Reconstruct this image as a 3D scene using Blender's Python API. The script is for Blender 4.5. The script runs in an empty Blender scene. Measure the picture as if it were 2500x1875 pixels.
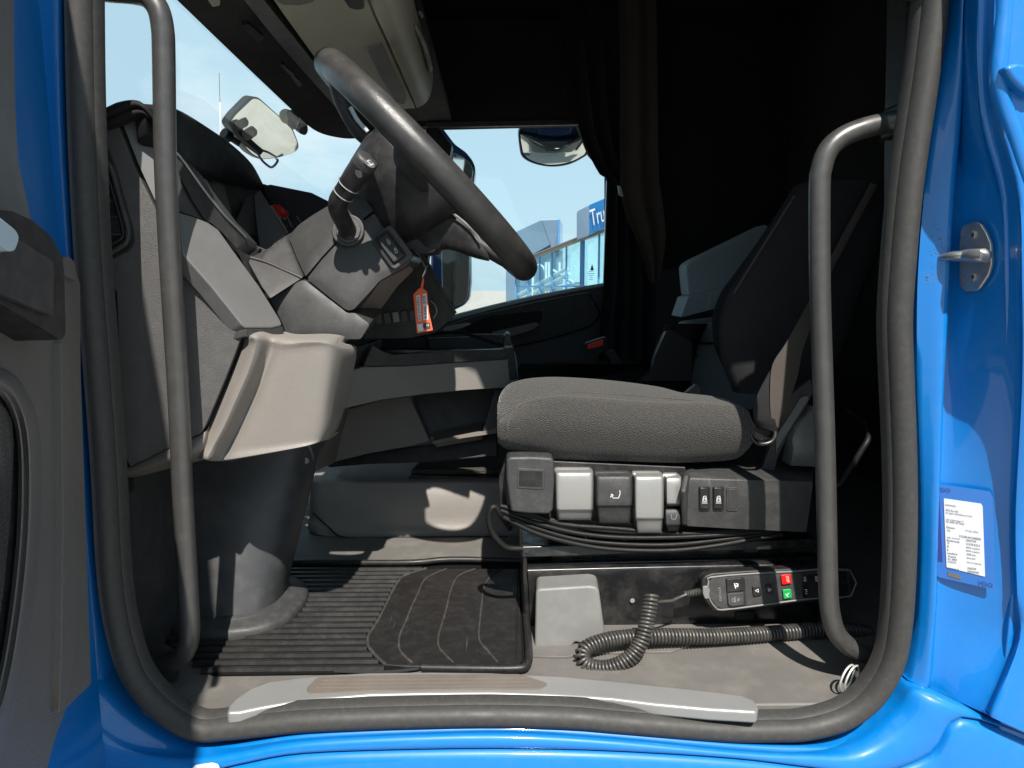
import bpy, bmesh, math, random
from mathutils import Vector as V, Matrix
random.seed(7)
S = bpy.context.scene
COL = S.collection

# ---------------------------------------------------------------- camera
F, CX, CY, CZ = 1734.0, 1250.0, 937.5, 2.05
PITCH = math.atan((CY - 701.0) / F)
YAW = math.atan((CX - 1215.0) / F * math.cos(PITCH))
fh = V((math.sin(YAW), math.cos(YAW), 0))
RIGHT = V((math.cos(YAW), -math.sin(YAW), 0))
FWD = fh * math.cos(PITCH) - V((0, 0, math.sin(PITCH)))
UP = fh * math.sin(PITCH) + V((0, 0, math.cos(PITCH)))
CAM = V((0, 0, CZ))
cd = bpy.data.cameras.new('camera')
cam = bpy.data.objects.new('camera', cd)
COL.objects.link(cam)
cd.sensor_width = 36.0
cd.lens = F / 2500.0 * 36.0
cd.clip_start = 0.02
cd.clip_end = 3000
m3 = Matrix((RIGHT, UP, -FWD)).transposed()
cam.matrix_world = Matrix.Translation(CAM) @ m3.to_4x4()
S.camera = cam

# ---------------------------------------------------------------- light
SUN_DIR = V((-0.13, 1.0, -1.30)).normalized()
w = bpy.data.worlds.new('World')
S.world = w
w.use_nodes = True
wn, wl = w.node_tree.nodes, w.node_tree.links
wn.clear()
bg = wn.new('ShaderNodeBackground')
bg.inputs['Strength'].default_value = 0.066
sky = wn.new('ShaderNodeTexSky')
sky.sky_type = 'NISHITA'
sky.sun_disc = False
sky.sun_elevation = math.asin(-SUN_DIR.z)
sky.sun_rotation = math.atan2(-SUN_DIR.x, -SUN_DIR.y)
sky.air_density = 1.0
sky.dust_density = 1.2
sky.ozone_density = 1.0
tcw = wn.new('ShaderNodeTexCoord')
mpw = wn.new('ShaderNodeMapping')
mpw.inputs['Scale'].default_value = (1.0, 1.0, 2.2)
nzw = wn.new('ShaderNodeTexNoise')
nzw.inputs['Scale'].default_value = 2.2
nzw.inputs['Detail'].default_value = 7
nzw.inputs['Roughness'].default_value = 0.55
rpw = wn.new('ShaderNodeValToRGB')
rpw.color_ramp.elements[0].position = 0.52
rpw.color_ramp.elements[1].position = 0.76
mxw = wn.new('ShaderNodeMixRGB')
mxw.inputs['Color2'].default_value = (8.8, 9.2, 9.4, 1)
wl.new(tcw.outputs['Generated'], mpw.inputs['Vector'])
wl.new(mpw.outputs['Vector'], nzw.inputs['Vector'])
wl.new(nzw.outputs['Fac'], rpw.inputs['Fac'])
wl.new(rpw.outputs['Color'], mxw.inputs['Fac'])
mxs = wn.new('ShaderNodeMixRGB')
mxs.inputs['Fac'].default_value = 0.82
mxs.inputs['Color2'].default_value = (4.8, 6.8, 8.0, 1)
wl.new(sky.outputs['Color'], mxs.inputs['Color1'])
wl.new(mxs.outputs['Color'], mxw.inputs['Color1'])
wl.new(mxw.outputs['Color'], bg.inputs['Color'])
wo = wn.new('ShaderNodeOutputWorld')
wl.new(bg.outputs['Background'], wo.inputs['Surface'])
sd = bpy.data.lights.new('sun', 'SUN')
sd.energy = 5.0
sd.angle = math.radians(0.6)
sd.color = (1.0, 0.95, 0.87)
so = bpy.data.objects.new('sun', sd)
COL.objects.link(so)
so.rotation_euler = SUN_DIR.to_track_quat('-Z', 'Y').to_euler()
so.location = (-2, -6, 12)
S.view_settings.view_transform = 'Standard'
S.view_settings.look = 'None'
S.view_settings.gamma = 1.0
S.view_settings.use_curve_mapping = False
S.view_settings.exposure = 0.95
S.cycles.max_bounces = 8
S.cycles.diffuse_bounces = 4
S.cycles.glossy_bounces = 4
S.cycles.transparent_max_bounces = 12
S.cycles.sample_clamp_indirect = 6.0

# ---------------------------------------------------------------- helpers
def ray(px, py):
    return FWD + RIGHT * ((px - CX) / F) + UP * ((CY - py) / F)
def P(px, py, Y):
    d = ray(px, py)
    return CAM + d * (Y / d.y)
def PZ(px, py, z):
    d = ray(px, py)
    return CAM + d * ((z - CZ) / d.z)
def PX(px, py, x):
    d = ray(px, py)
    return CAM + d * (x / d.x)
def proj(v):
    d = v - CAM
    k = d.dot(FWD)
    return (CX + F * d.dot(RIGHT) / k, CY - F * d.dot(UP) / k)
class PlN:
    def __init__(s, a, n):
        s.a, s.n = a, V(n).normalized()
    def __call__(s, px, py, off=0.0):
        d = ray(px, py)
        return CAM + d * (((s.a - CAM).dot(s.n) + off) / d.dot(s.n))
class Pl:
    """a plane through three points; called with a pixel it gives the point of the plane seen there"""
    def __init__(s, a, b, c):
        s.a = a
        s.n = (b - a).cross(c - a).normalized()
        if s.n.dot(CAM - a) < 0:
            s.n = -s.n
    def __call__(s, px, py, off=0.0):
        d = ray(px, py)
        t = ((s.a - CAM).dot(s.n) + off) / d.dot(s.n)
        return CAM + d * t
def PlY(Y, dydx=0.0, dydz=0.0, at=V((0, 0, CZ))):
    return Pl(V((at.x, Y, at.z)), V((at.x + 1, Y + dydx, at.z)), V((at.x, Y + dydz, at.z + 1)))

def catmull(pts, n, closed=False):
    if len(pts) < 3 and not closed:
        return [pts[0].lerp(pts[1], i / n) for i in range(n + 1)]
    out = []
    m = len(pts)
    seg = m if closed else m - 1
    for i in range(seg):
        if closed:
            p0, p1, p2, p3 = pts[(i - 1) % m], pts[i], pts[(i + 1) % m], pts[(i + 2) % m]
        else:
            p1, p2 = pts[i], pts[i + 1]
            p0 = pts[i - 1] if i > 0 else p1 * 2 - p2
            p3 = pts[i + 2] if i + 2 < m else p2 * 2 - p1
        for k in range(n):
            t = k / n
            out.append(0.5 * ((2 * p1) + (p2 - p0) * t + (2 * p0 - 5 * p1 + 4 * p2 - p3) * t * t + (3 * p1 - p0 - 3 * p2 + p3) * t ** 3))
    if not closed:
        out.append(pts[-1].copy())
    return out
def rpoly(pts, r, n=4):
    out = []
    m = len(pts)
    for i in range(m):
        a, b, c = V(pts[i - 1]).to_2d(), V(pts[i]).to_2d(), V(pts[(i + 1) % m]).to_2d()
        da, dc = (a - b), (c - b)
        ra, rc = min(r, da.length * .45), min(r, dc.length * .45)
        p, q = b + da.normalized() * ra, b + dc.normalized() * rc
        for k in range(n + 1):
            t = k / n
            out.append(tuple(p * (1 - t) ** 2 + b * 2 * t * (1 - t) + q * t * t))
    return out
def interp(x, tab):
    if x <= tab[0][0]: return tab[0][1]
    for (a, fa), (b, fb) in zip(tab, tab[1:]):
        if x <= b:
            return fa + (fb - fa) * (x - a) / (b - a)
    return tab[-1][1]

ORG = {}
def org(o):
    return ORG.get(o.name, V((0, 0, 0))) if o else V((0, 0, 0))
def tag(o, label=None, cat=None, group=None, kind=None):
    if label: o['label'] = label
    if cat: o['category'] = cat
    if group: o['group'] = group
    if kind: o['kind'] = kind
    return o
def thing(name, label, cat, loc, group=None):
    o = bpy.data.objects.new(name, None)
    COL.objects.link(o)
    o.empty_display_size = 0.05
    o.location = loc
    ORG[o.name] = V(loc)
    return tag(o, label, cat, group)
def link(name, me, mat, parent=None, loc=None):
    o = bpy.data.objects.new(name, me)
    COL.objects.link(o)
    if mat: me.materials.append(mat)
    if parent:
        o.parent = parent
        ORG[o.name] = org(parent)
    else:
        o.location = loc
        ORG[o.name] = V(loc)
    return o
def mk(name, verts, faces, mat, parent=None, bevel=0.0, seg=2, ang=38, sub=0):
    verts = [V(v) for v in verts]
    if parent:
        o0 = org(parent)
    else:
        n = len(verts)
        o0 = V((sum(v.x for v in verts) / n, sum(v.y for v in verts) / n, min(v.z for v in verts)))
    me = bpy.data.meshes.new(name)
    me.from_pydata([tuple(v - o0) for v in verts], [], faces)
    bm = bmesh.new()
    bm.from_mesh(me)
    bmesh.ops.recalc_face_normals(bm, faces=bm.faces)
    bm.to_mesh(me)
    bm.free()
    me.polygons.foreach_set('use_smooth', [True] * len(me.polygons))
    o = link(name, me, mat, parent, None if parent else o0)
    if bevel > 0:
        b = o.modifiers.new('bevel', 'BEVEL')
        b.width = bevel
        b.segments = seg
        b.limit_method = 'ANGLE'
        b.angle_limit = math.radians(30)
        b.harden_normals = True
        b.use_clamp_overlap = True
    if sub:
        s = o.modifiers.new('sub', 'SUBSURF')
        s.levels = s.render_levels = sub
    me.set_sharp_from_angle(angle=math.radians(ang))
    return o
def prism(name, pts, vec, mat, parent=None, bevel=0.002, seg=2):
    n = len(pts)
    vec = V(vec)
    vs = [V(p) for p in pts] + [V(p) + vec for p in pts]
    fs = [list(range(n)), list(range(2 * n - 1, n - 1, -1))]
    for i in range(n):
        j = (i + 1) % n
        fs.append([i, j, n + j, n + i])
    return mk(name, vs, fs, mat, parent, bevel, seg)
def plate(name, px, pl, thick, mat, parent=None, off=0.0, r=0, bevel=0.0015, vec=None, seg=2):
    if r: px = rpoly(px, r)
    return prism(name, [pl(x, y, off) for x, y in px], vec if vec is not None else -pl.n * thick, mat, parent, bevel, seg)
def dome(name, px, pl, thick, mat, parent=None, off=0.0, r=0, h=.01, vec=None, w=22.0):
    """like plate, with a front that swells softly from its edges"""
    edges = [(V(px[k]).to_2d(), V(px[(k + 1) % len(px)]).to_2d()) for k in range(len(px))]
    edges = [e for e in edges if (e[1] - e[0]).length > 6] or edges
    def swell(x, y):
        q = V((x, y))
        s = 0.0
        for a, b in edges:
            ab = b - a
            t = max(0, min(1, (q - a).dot(ab) / ab.length_squared))
            s += 1 / max((q - a - ab * t).length, .3) ** 2.5
        return h * (1 - math.exp(-(s ** -.4) / w))
    if r: px = rpoly(px, r)
    q = []
    for i in range(len(px)):
        a, b = V(px[i]).to_2d(), V(px[(i + 1) % len(px)]).to_2d()
        k = max(1, int((b - a).length / 10))
        q += [tuple(a.lerp(b, j / k)) for j in range(k)]
    n = len(q)
    from mathutils.geometry import delaunay_2d_cdt
    x0, x1 = min(x for x, y in q), max(x for x, y in q)
    y0, y1 = min(y for x, y in q), max(y for x, y in q)
    st = max(4.0, (x1 - x0) / 26)
    pts = [V(p).to_2d() for p in q]
    def inside(x, y):
        c = False
        for k in range(n):
            (ax, ay), (bx, by) = q[k - 1], q[k]
            if (ay > y) != (by > y) and x < (bx - ax) * (y - ay) / (by - ay) + ax: c = not c
        return c
    yy, odd = y0 + st / 2, 0
    while yy < y1:
        xx = x0 + st * (.25 + .5 * odd)
        while xx < x1:
            if inside(xx, yy) and min((V((xx, yy)) - p).length for p in pts[:n]) > st * .7: pts.append(V((xx, yy)))
            xx += st
        yy += st * .87
        odd = 1 - odd
    ov, _, of, _, _, _ = delaunay_2d_cdt(pts, [(k, (k + 1) % n) for k in range(n)], [], 1, 1e-5)
    vs = [pl(v.x, v.y, off + (0 if k < n else swell(v.x, v.y))) for k, v in enumerate(ov)]
    fs = [list(f) for f in of]
    bl = list(range(n))
    vv = V(vec) if vec is not None else -pl.n * thick
    k0 = len(vs)
    vs += [pl(x, y, off) + vv for x, y in q]
    for k in range(n):
        k2 = (k + 1) % n
        fs.append([bl[k], bl[k2], k0 + k2, k0 + k])
    fs.append([k0 + k for k in range(n)])
    return mk(name, vs, fs, mat, parent, ang=55)
from mathutils.bvhtree import BVHTree
def drape(o, px, lift=.001):
    """points of an object's surface under a run of pixels"""
    me = o.data
    o0 = org(o.parent) if o.parent else org(o)
    t = BVHTree.FromPolygons([v.co + o0 for v in me.vertices], [tuple(p.vertices) for p in me.polygons])
    out = []
    for x, y in px:
        d = ray(x, y).normalized()
        hit, nrm, _, _ = t.ray_cast(CAM, d)
        if hit is not None:
            out.append(hit - d * lift)
    return out
def smooth_px(pts, n=4):
    return [(p.x, p.y) for p in catmull([V((x, y)) for x, y in pts], n, True)]
def rect(x0, y0, x1, y1):
    return [(x0, y0), (x1, y0), (x1, y1), (x0, y1)]
def box(name, c, s, mat, parent=None, bevel=0.003, rot=None):
    vs = []
    R = rot if rot is not None else Matrix.Identity(3)
    for i in range(8):
        v = V(((i & 1) - .5, ((i >> 1) & 1) - .5, ((i >> 2) & 1) - .5))
        vs.append(V(c) + R @ V((v.x * s[0], v.y * s[1], v.z * s[2])))
    return mk(name, vs, [(0, 1, 3, 2), (4, 6, 7, 5), (0, 4, 5, 1), (2, 3, 7, 6), (0, 2, 6, 4), (1, 5, 7, 3)], mat, parent, bevel)
def sheet(name, rows, mat, parent=None, thick=None, nu=4, nv=4, lin=False, ang=60, bevel=0):
    """a smooth surface through rows of points, with thickness"""
    if nv > 1: rows = [catmull([V(p) for p in r], nv) for r in rows]
    if nu > 1:
        cols = [catmull([r[j] for r in rows], nu) for j in range(len(rows[0]))]
        rows = [[c[i] for c in cols] for i in range(len(cols[0]))]
    R, Cn = len(rows), len(rows[0])
    vs = [V(p) for r in rows for p in r]
    fs = [[i * Cn + j, i * Cn + j + 1, (i + 1) * Cn + j + 1, (i + 1) * Cn + j] for i in range(R - 1) for j in range(Cn - 1)]
    if thick is not None:
        t = V(thick)
        n = len(vs)
        vs += [v + t for v in vs]
        fs += [[n + k for k in reversed(f)] for f in fs[:]]
        bd = [i * Cn for i in range(R)] + [(R - 1) * Cn + j for j in range(1, Cn)] + [i * Cn + Cn - 1 for i in range(R - 2, -1, -1)] + [j for j in range(Cn - 2, 0, -1)]
        for a, b in zip(bd, bd[1:] + bd[:1]):
            fs.append([a, b, n + b, n + a])
    return mk(name, vs, fs, mat, parent, bevel, ang=ang)
def frames(pts, closed):
    m = len(pts)
    T = []
    for i in range(m):
        a = pts[(i - 1) % m] if closed or i > 0 else pts[i]
        b = pts[(i + 1) % m] if closed or i < m - 1 else pts[i]
        T.append((b - a).normalized())
    n = T[0].orthogonal().normalized()
    N = [n]
    for i in range(1, m):
        n = N[-1] - T[i] * N[-1].dot(T[i])
        N.append(n.normalized())
    return T, N
def tube_geo(path, r, n=10, smooth=4, closed=False):
    pts = catmull([V(p) for p in path], smooth, closed) if smooth > 1 else [V(p) for p in path]
    m = len(pts)
    if isinstance(r, (list, tuple)):
        rr = []
        for i in range(m):
            t = i / max(1, m - 1) * (len(r) - 1)
            k = min(int(t), len(r) - 2)
            rr.append(r[k] + (r[k + 1] - r[k]) * (t - k))
    else:
        rr = [r] * m
    T, N = frames(pts, closed)
    vs, fs = [], []
    for i in range(m):
        B = T[i].cross(N[i])
        for k in range(n):
            a = 2 * math.pi * k / n
            vs.append(pts[i] + (N[i] * math.cos(a) + B * math.sin(a)) * rr[i])
    for i in range(m if closed else m - 1):
        for k in range(n):
            i2 = (i + 1) % m
            fs.append([i * n + k, i * n + (k + 1) % n, i2 * n + (k + 1) % n, i2 * n + k])
    if not closed:
        fs.append(list(range(n - 1, -1, -1)))
        fs.append([(m - 1) * n + k for k in range(n)])
    return vs, fs
def tube(name, path, r, mat, parent=None, n=12, smooth=5, closed=False):
    vs, fs = tube_geo(path, r, n, smooth, closed)
    return mk(name, vs, fs, mat, parent, ang=50)
def join_geo(parts):
    vs, fs = [], []
    for v, f in parts:
        k = len(vs)
        vs += v
        fs += [[a + k for a in q] for q in f]
    return vs, fs
def loft(name, rings, mat, parent=None, nu=4, nr=3, cap=True, ang=70):
    rings = [catmull([V(p) for p in r], nr, True) for r in rings] if nr > 1 else [[V(p) for p in r] for r in rings]
    n = len(rings[0])
    if nu > 1:
        cols = [catmull([r[j] for r in rings], nu) for j in range(n)]
        rings = [[c[i] for c in cols] for i in range(len(cols[0]))]
    vs = [p for r in rings for p in r]
    m = len(rings)
    fs = [[i * n + j, i * n + (j + 1) % n, (i + 1) * n + (j + 1) % n, (i + 1) * n + j] for i in range(m - 1) for j in range(n)]
    if cap:
        for base, ring in ((0, rings[0]), ((m - 1) * n, rings[-1])):
            c = sum(ring, V((0, 0, 0))) / n
            vs.append(c)
            k = len(vs) - 1
            fs += [[base + j, base + (j + 1) % n, k] for j in range(n)]
    return mk(name, vs, fs, mat, parent, ang=ang)
def sweep(name, path, prof, mat, parent=None, smooth=5, closed=False, axis=V((0, 1, 0))):
    """profile (a,b): a across the path in its own plane, b along the axis"""
    pts = catmull([V(p) for p in path], smooth, closed)
    m, n = len(pts), len(prof)
    vs, fs = [], []
    for i in range(m):
        a = pts[(i - 1) % m] if closed or i > 0 else pts[i]
        b = pts[(i + 1) % m] if closed or i < m - 1 else pts[i]
        t = (b - a).normalized()
        s = axis.cross(t).normalized()
        for (p, q) in prof:
            vs.append(pts[i] + s * p + axis * q)
    for i in range(m if closed else m - 1):
        i2 = (i + 1) % m
        for k in range(n):
            fs.append([i * n + k, i * n + (k + 1) % n, i2 * n + (k + 1) % n, i2 * n + k])
    if not closed:
        fs.append(list(range(n)))
        fs.append([(m - 1) * n + k for k in reversed(range(n))])
    return mk(name, vs, fs, mat, parent, ang=60)
def ell(a, b, n=16, c=(0, 0)):
    return [(c[0] + a * math.cos(2 * math.pi * k / n), c[1] + b * math.sin(2 * math.pi * k / n)) for k in range(n)]
def disc(name, c, nrm, r, h, mat, parent=None, n=20, bevel=0.0005, r2=None):
    nrm = V(nrm).normalized()
    u = nrm.orthogonal().normalized()
    v = nrm.cross(u)
    pts = [V(c) + (u * math.cos(2 * math.pi * k / n) + v * math.sin(2 * math.pi * k / n)) * r for k in range(n)]
    return prism(name, pts, nrm * h, mat, parent, bevel)
def text(name, s, A, B, nrm, mat, parent, height=None, depth=0.0003, lift=0.0006):
    cu = bpy.data.curves.new('text', 'FONT')
    cu.body = s
    cu.size = 1
    cu.extrude = 0
    cu.resolution_u = 3
    t = bpy.data.objects.new('text', cu)
    COL.objects.link(t)
    bpy.context.view_layer.update()
    me = bpy.data.meshes.new_from_object(t.evaluated_get(bpy.context.evaluated_depsgraph_get()))
    bpy.data.objects.remove(t)
    xs = [v.co.x for v in me.vertices]
    ys = [v.co.y for v in me.vertices]
    x0, wd = min(xs), max(xs) - min(xs)
    rt = (B - A)
    L = rt.length
    rt.normalize()
    up = nrm.cross(rt).normalized()
    sx = L / wd
    sy = sx if height is None else height / (max(ys) - min(min(ys), 0))
    o0 = org(parent)
    for v in me.vertices:
        v.co = A + rt * ((v.co.x - x0) * sx) + up * (v.co.y * sy) + nrm * lift - o0
    me.name = name
    return link(name, me, mat, parent)
def strokes(name, lines, pl, mat, parent, wpx=1.3, off=0.001):
    """a printed pictogram: thin raised strokes on a plane"""
    vs, fs = [], []
    for ln in lines:
        for (a, b) in zip(ln, ln[1:]):
            a2, b2 = V(a).to_2d(), V(b).to_2d()
            d = (b2 - a2)
            if d.length < 1e-6: continue
            d.normalize()
            nn = V((-d.y, d.x)) * wpx / 2
            e = d * wpx * .4
            k = len(vs)
            for q in (a2 - e + nn, b2 + e + nn, b2 + e - nn, a2 - e - nn):
                vs.append(pl(q.x, q.y, off))
            fs.append([k, k + 1, k + 2, k + 3])
    return mk(name, vs, fs, mat, parent)

# ---------------------------------------------------------------- materials
def M(name, col, rough=0.5, metal=0.0, bump=None, var=0.18, vscale=7.0, dust=None, coat=0.0, spec=0.5, scratch=0.0, sheen=0.0):
    m = bpy.data.materials.new(name)
    m.use_nodes = True
    N, L = m.node_tree.nodes, m.node_tree.links
    b = N['Principled BSDF']
    b.inputs['Metallic'].default_value = metal
    b.inputs['Roughness'].default_value = rough
    b.inputs['Specular IOR Level'].default_value = spec
    b.inputs['Coat Weight'].default_value = coat
    b.inputs['Coat Roughness'].default_value = 0.06
    b.inputs['Sheen Weight'].default_value = sheen
    tc = N.new('ShaderNodeTexCoord')
    co = tc.outputs['Object']
    def noise(scale, det=5, ro=.6):
        n = N.new('ShaderNodeTexNoise')
        n.inputs['Scale'].default_value = scale
        n.inputs['Detail'].default_value = det
        n.inputs['Roughness'].default_value = ro
        L.new(co, n.inputs['Vector'])
        return n.outputs['Fac']
    def mr(src, a, b2, c, d):
        n = N.new('ShaderNodeMapRange')
        n.inputs[1].default_value, n.inputs[2].default_value, n.inputs[3].default_value, n.inputs[4].default_value = a, b2, c, d
        L.new(src, n.inputs[0])
        return n.outputs[0]
    c = V(col)
    mx = N.new('ShaderNodeMixRGB')
    mx.inputs['Color1'].default_value = (*(c * (1 - var)), 1)
    mx.inputs['Color2'].default_value = (*(c * (1 + var)), 1)
    L.new(noise(vscale), mx.inputs['Fac'])
    out = mx.outputs['Color']
    rsrc = mr(noise(vscale * 3.1, 4), .3, .7, max(rough - .07, .02), min(rough + .09, 1))
    if dust:
        dc, amt, ds = dust
        m2 = N.new('ShaderNodeMixRGB')
        m2.inputs['Color2'].default_value = (*dc, 1)
        fac = mr(noise(ds, 8, .68), .46, .74, 0, amt)
        L.new(fac, m2.inputs['Fac'])
        L.new(out, m2.inputs['Color1'])
        out = m2.outputs['Color']
        ad = N.new('ShaderNodeMath')
        ad.operation = 'ADD'
        ad.use_clamp = True
        L.new(rsrc, ad.inputs[0])
        L.new(mr(fac, 0, 1, 0, .35), ad.inputs[1])
        rsrc = ad.outputs[0]
    if scratch:
        w1 = N.new('ShaderNodeTexNoise')
        mp = N.new('ShaderNodeMapping')
        mp.inputs['Rotation'].default_value = (.5, .7, .9)
        mp.inputs['Scale'].default_value = (260, 9, 40)
        L.new(co, mp.inputs['Vector'])
        L.new(mp.outputs['Vector'], w1.inputs['Vector'])
        w1.inputs['Scale'].default_value = 1
        m3_ = N.new('ShaderNodeMixRGB')
        m3_.inputs['Color2'].default_value = (.35, .34, .33, 1)
        mul = N.new('ShaderNodeMath')
        mul.operation = 'MULTIPLY'
        L.new(mr(w1.outputs['Fac'], .70, .80, 0, scratch), mul.inputs[0])
        L.new(mr(noise(9), .5, .7, 0, 1), mul.inputs[1])
        L.new(mul.outputs[0], m3_.inputs['Fac'])
        L.new(out, m3_.inputs['Color1'])
        out = m3_.outputs['Color']
    L.new(out, b.inputs['Base Color'])
    L.new(rsrc, b.inputs['Roughness'])
    if bump:
        kind, sc, st, dist = bump
        bp = N.new('ShaderNodeBump')
        bp.inputs['Strength'].default_value = st
        bp.inputs['Distance'].default_value = dist
        if kind == 'leather':
            vo = N.new('ShaderNodeTexVoronoi')
            vo.feature = 'DISTANCE_TO_EDGE'
            vo.inputs['Scale'].default_value = sc
            vo.inputs['Randomness'].default_value = 1
            L.new(co, vo.inputs['Vector'])
            h = mr(vo.outputs['Distance'], 0, .25, 0, 1)
        elif kind == 'weave':
            mp = N.new('ShaderNodeMapping')
            mp.inputs['Rotation'].default_value = (0, 0.5, 0)
            mp.inputs['Scale'].default_value = (1, .02, 1.5)
            L.new(co, mp.inputs['Vector'])
            vo = N.new('ShaderNodeTexVoronoi')
            vo.inputs['Scale'].default_value = sc
            vo.inputs['Randomness'].default_value = .45
            L.new(mp.outputs['Vector'], vo.inputs['Vector'])
            h = mr(vo.outputs['Distance'], 0, .6, 1, 0)
        elif kind == 'bands':
            wv = N.new('ShaderNodeTexWave')
            wv.bands_direction = 'Z'
            wv.inputs['Scale'].default_value = sc
            wv.inputs['Distortion'].default_value = .4
            L.new(co, wv.inputs['Vector'])
            h = wv.outputs['Fac']
        elif kind == 'holes':
            vo = N.new('ShaderNodeTexVoronoi')
            vo.inputs['Scale'].default_value = sc
            vo.inputs['Randomness'].default_value = 0.0
            L.new(co, vo.inputs['Vector'])
            h = mr(vo.outputs['Distance'], .2, .4, 0, 1)
        else:
            h = noise(sc, 3, .6)
        L.new(h, bp.inputs['Height'])
        L.new(bp.outputs['Normal'], b.inputs['Normal'])
    return m
DUST = (.30, .27, .23)
m_paint = M('blue_paint', (0, .13, .42), .40, .0, None, .05, 3, ((.10, .16, .26), .08, 55), coat=.7, scratch=.2, spec=.3)
m_paint_in = M('blue_paint_inner', (0, .12, .40), .42, 0, None, .05, 3, coat=.4, spec=.3)
m_rubber = M('rubber_seal', (.033, .032, .031), .52, 0, ('noise', 900, .12, .0003), .04, 12, (DUST, .05, 120), spec=.28)
m_handle = M('handle_coating', (.036, .035, .034), .35, 0, ('noise', 700, .12, .0003), .08, 15, (DUST, .05, 45), spec=.6)
m_black = M('black_plastic', (.011, .011, .012), .45, 0, ('noise', 600, .2, .0004), .15, 9, (DUST, .07, 40), scratch=.25, spec=.32)
m_dgrey = M('dark_grey_plastic', (.032, .032, .033), .47, 0, ('leather', 420, .3, .0005), .1, 9, (DUST, .09, 45), scratch=.3, spec=.4)
m_shroud = M('column_plastic', (.031, .030, .030), .46, 0, ('noise', 800, .25, .0004), .03, 10, (DUST, .035, 120), scratch=.35, spec=.4)
m_leather = M('grained_grey_vinyl', (.057, .055, .055), .50, 0, ('leather', 400, .3, .0010), .08, 6, (DUST, .08, 30))
m_lgrey = M('light_grey_plastic', (.108, .107, .107), .45, 0, ('noise', 700, .15, .0004), .08, 6, (DUST, .08, 25))
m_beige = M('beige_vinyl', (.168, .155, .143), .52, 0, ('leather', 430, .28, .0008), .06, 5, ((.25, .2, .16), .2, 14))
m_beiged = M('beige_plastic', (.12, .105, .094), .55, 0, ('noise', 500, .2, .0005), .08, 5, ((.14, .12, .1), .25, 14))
m_shelf = M('cream_shelf_plastic', (.42, .385, .29), .6, 0, ('noise', 500, .15, .0004), .06, 5)
m_floor = M('floor_covering', (.098, .092, .086), .62, 0, ('noise', 300, .3, .0008), .14, 9, ((.19, .17, .15), .38, 16), scratch=.35)
m_mat = M('rubber_mat', (.013, .012, .012), .42, 0, ('noise', 250, .25, .0006), .2, 10, ((.13, .12, .11), .10, 50), scratch=.3, spec=.3)
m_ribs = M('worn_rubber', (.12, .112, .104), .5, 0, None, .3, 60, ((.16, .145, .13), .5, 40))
m_groove = M('shaded_clean_rubber', (.007, .007, .007), .8, 0, None, .2, 40, spec=.06)  # clean rubber, with the shade between the ribs put into its near-black
m_hood = M('matt_dash_top', (.013, .013, .014), .7, 0, ('noise', 600, .2, .0004), .1, 9, spec=.15)
m_fard = M('far_door_plastic', (.055, .058, .063), .5, 0, ('leather', 420, .3, .0005), .1, 9)
m_ridge = M('scuffed_rubber', (.035, .033, .031), .45, 0, None, .3, 60, ((.12, .11, .10), .4, 50))
m_doort = M('door_trim_vinyl', (.115, .103, .095), .55, 0, ('leather', 330, .3, .0008), .08, 5)
m_carpet = M('black_carpet', (.055, .05, .045), .95, 0, ('noise', 420, 1.0, .004), .5, 300, spec=.1)
m_silver = M('silver_tread_plastic', (.22, .22, .22), .34, .3, ('noise', 500, .12, .0003), .07, 8, ((.2, .18, .155), .3, 18), scratch=.3)
m_tread = M('brown_grip_strip', (.11, .093, .078), .62, 0, ('noise', 200, .4, .0008), .25, 20, ((.10, .09, .08), .5, 25))
m_lever = M('silver_lever_paint', (.27, .267, .26), .33, .45, None, .06, 12, (DUST, .15, 40))
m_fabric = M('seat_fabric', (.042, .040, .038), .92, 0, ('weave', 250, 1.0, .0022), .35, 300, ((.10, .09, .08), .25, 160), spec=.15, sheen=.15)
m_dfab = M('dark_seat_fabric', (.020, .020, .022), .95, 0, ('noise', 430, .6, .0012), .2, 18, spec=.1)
m_lining = M('dark_lining', (.03, .029, .028), .9, 0, ('noise', 60, .4, .003), .3, 6, spec=.15)
m_curtain = M('curtain_cloth', (.03, .03, .034), .95, 0, ('noise', 350, .4, .001), .2, 8, spec=.05)
m_curtb = M('brown_curtain_edge', (.085, .068, .056), .95, 0, ('noise', 350, .4, .001), .2, 8, spec=.05)
m_storage = M('grey_locker_plastic', (.42, .50, .53), .6, 0, None, .08, 6)
m_metal = M('black_enamel_metal', (.012, .012, .013), .28, .2, ('noise', 90, .06, .001), .25, 8, (DUST, .10, 25), scratch=.35)
m_bracket = M('grey_bracket_plastic', (.13, .13, .127), .5, 0, ('noise', 600, .2, .0004), .08, 9, (DUST, .2, 22))
m_steel = M('worn_steel', (.50, .49, .47), .34, .9, None, .12, 30, ((.20, .12, .07), .35, 90), scratch=.3)
m_webbing = M('belt_webbing', (.085, .072, .062), .7, 0, ('bands', 330, .8, .0012), .12, 30, spec=.35)
m_red = M('red_plastic', (.55, .008, .004), .35, 0, None, .05, 8)
m_redb = M('red_buckle_plastic', (.9, .03, .004), .4, 0, None, .05, 8)
m_green = M('green_plastic', (.005, .26, .06), .4, 0, None, .05, 8)
m_orange = M('orange_tag_plastic', (.62, .075, .008), .45, 0, None, .05, 9)
m_white = M('white_print', (.6, .6, .6), .6, 0, None, .02, 8)
m_paper = M('white_paper', (.5, .5, .52), .6, 0, None, .03, 20)
m_ink = M('dark_ink', (.02, .02, .03), .6, 0, None, .02, 8)
m_navy = M('navy_ink', (.004, .02, .16), .4, 0, None, .05, 8, coat=.6)
m_sticker = M('clear_blue_film', (.002, .10, .37), .25, 0, None, .05, 30, coat=1)
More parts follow.
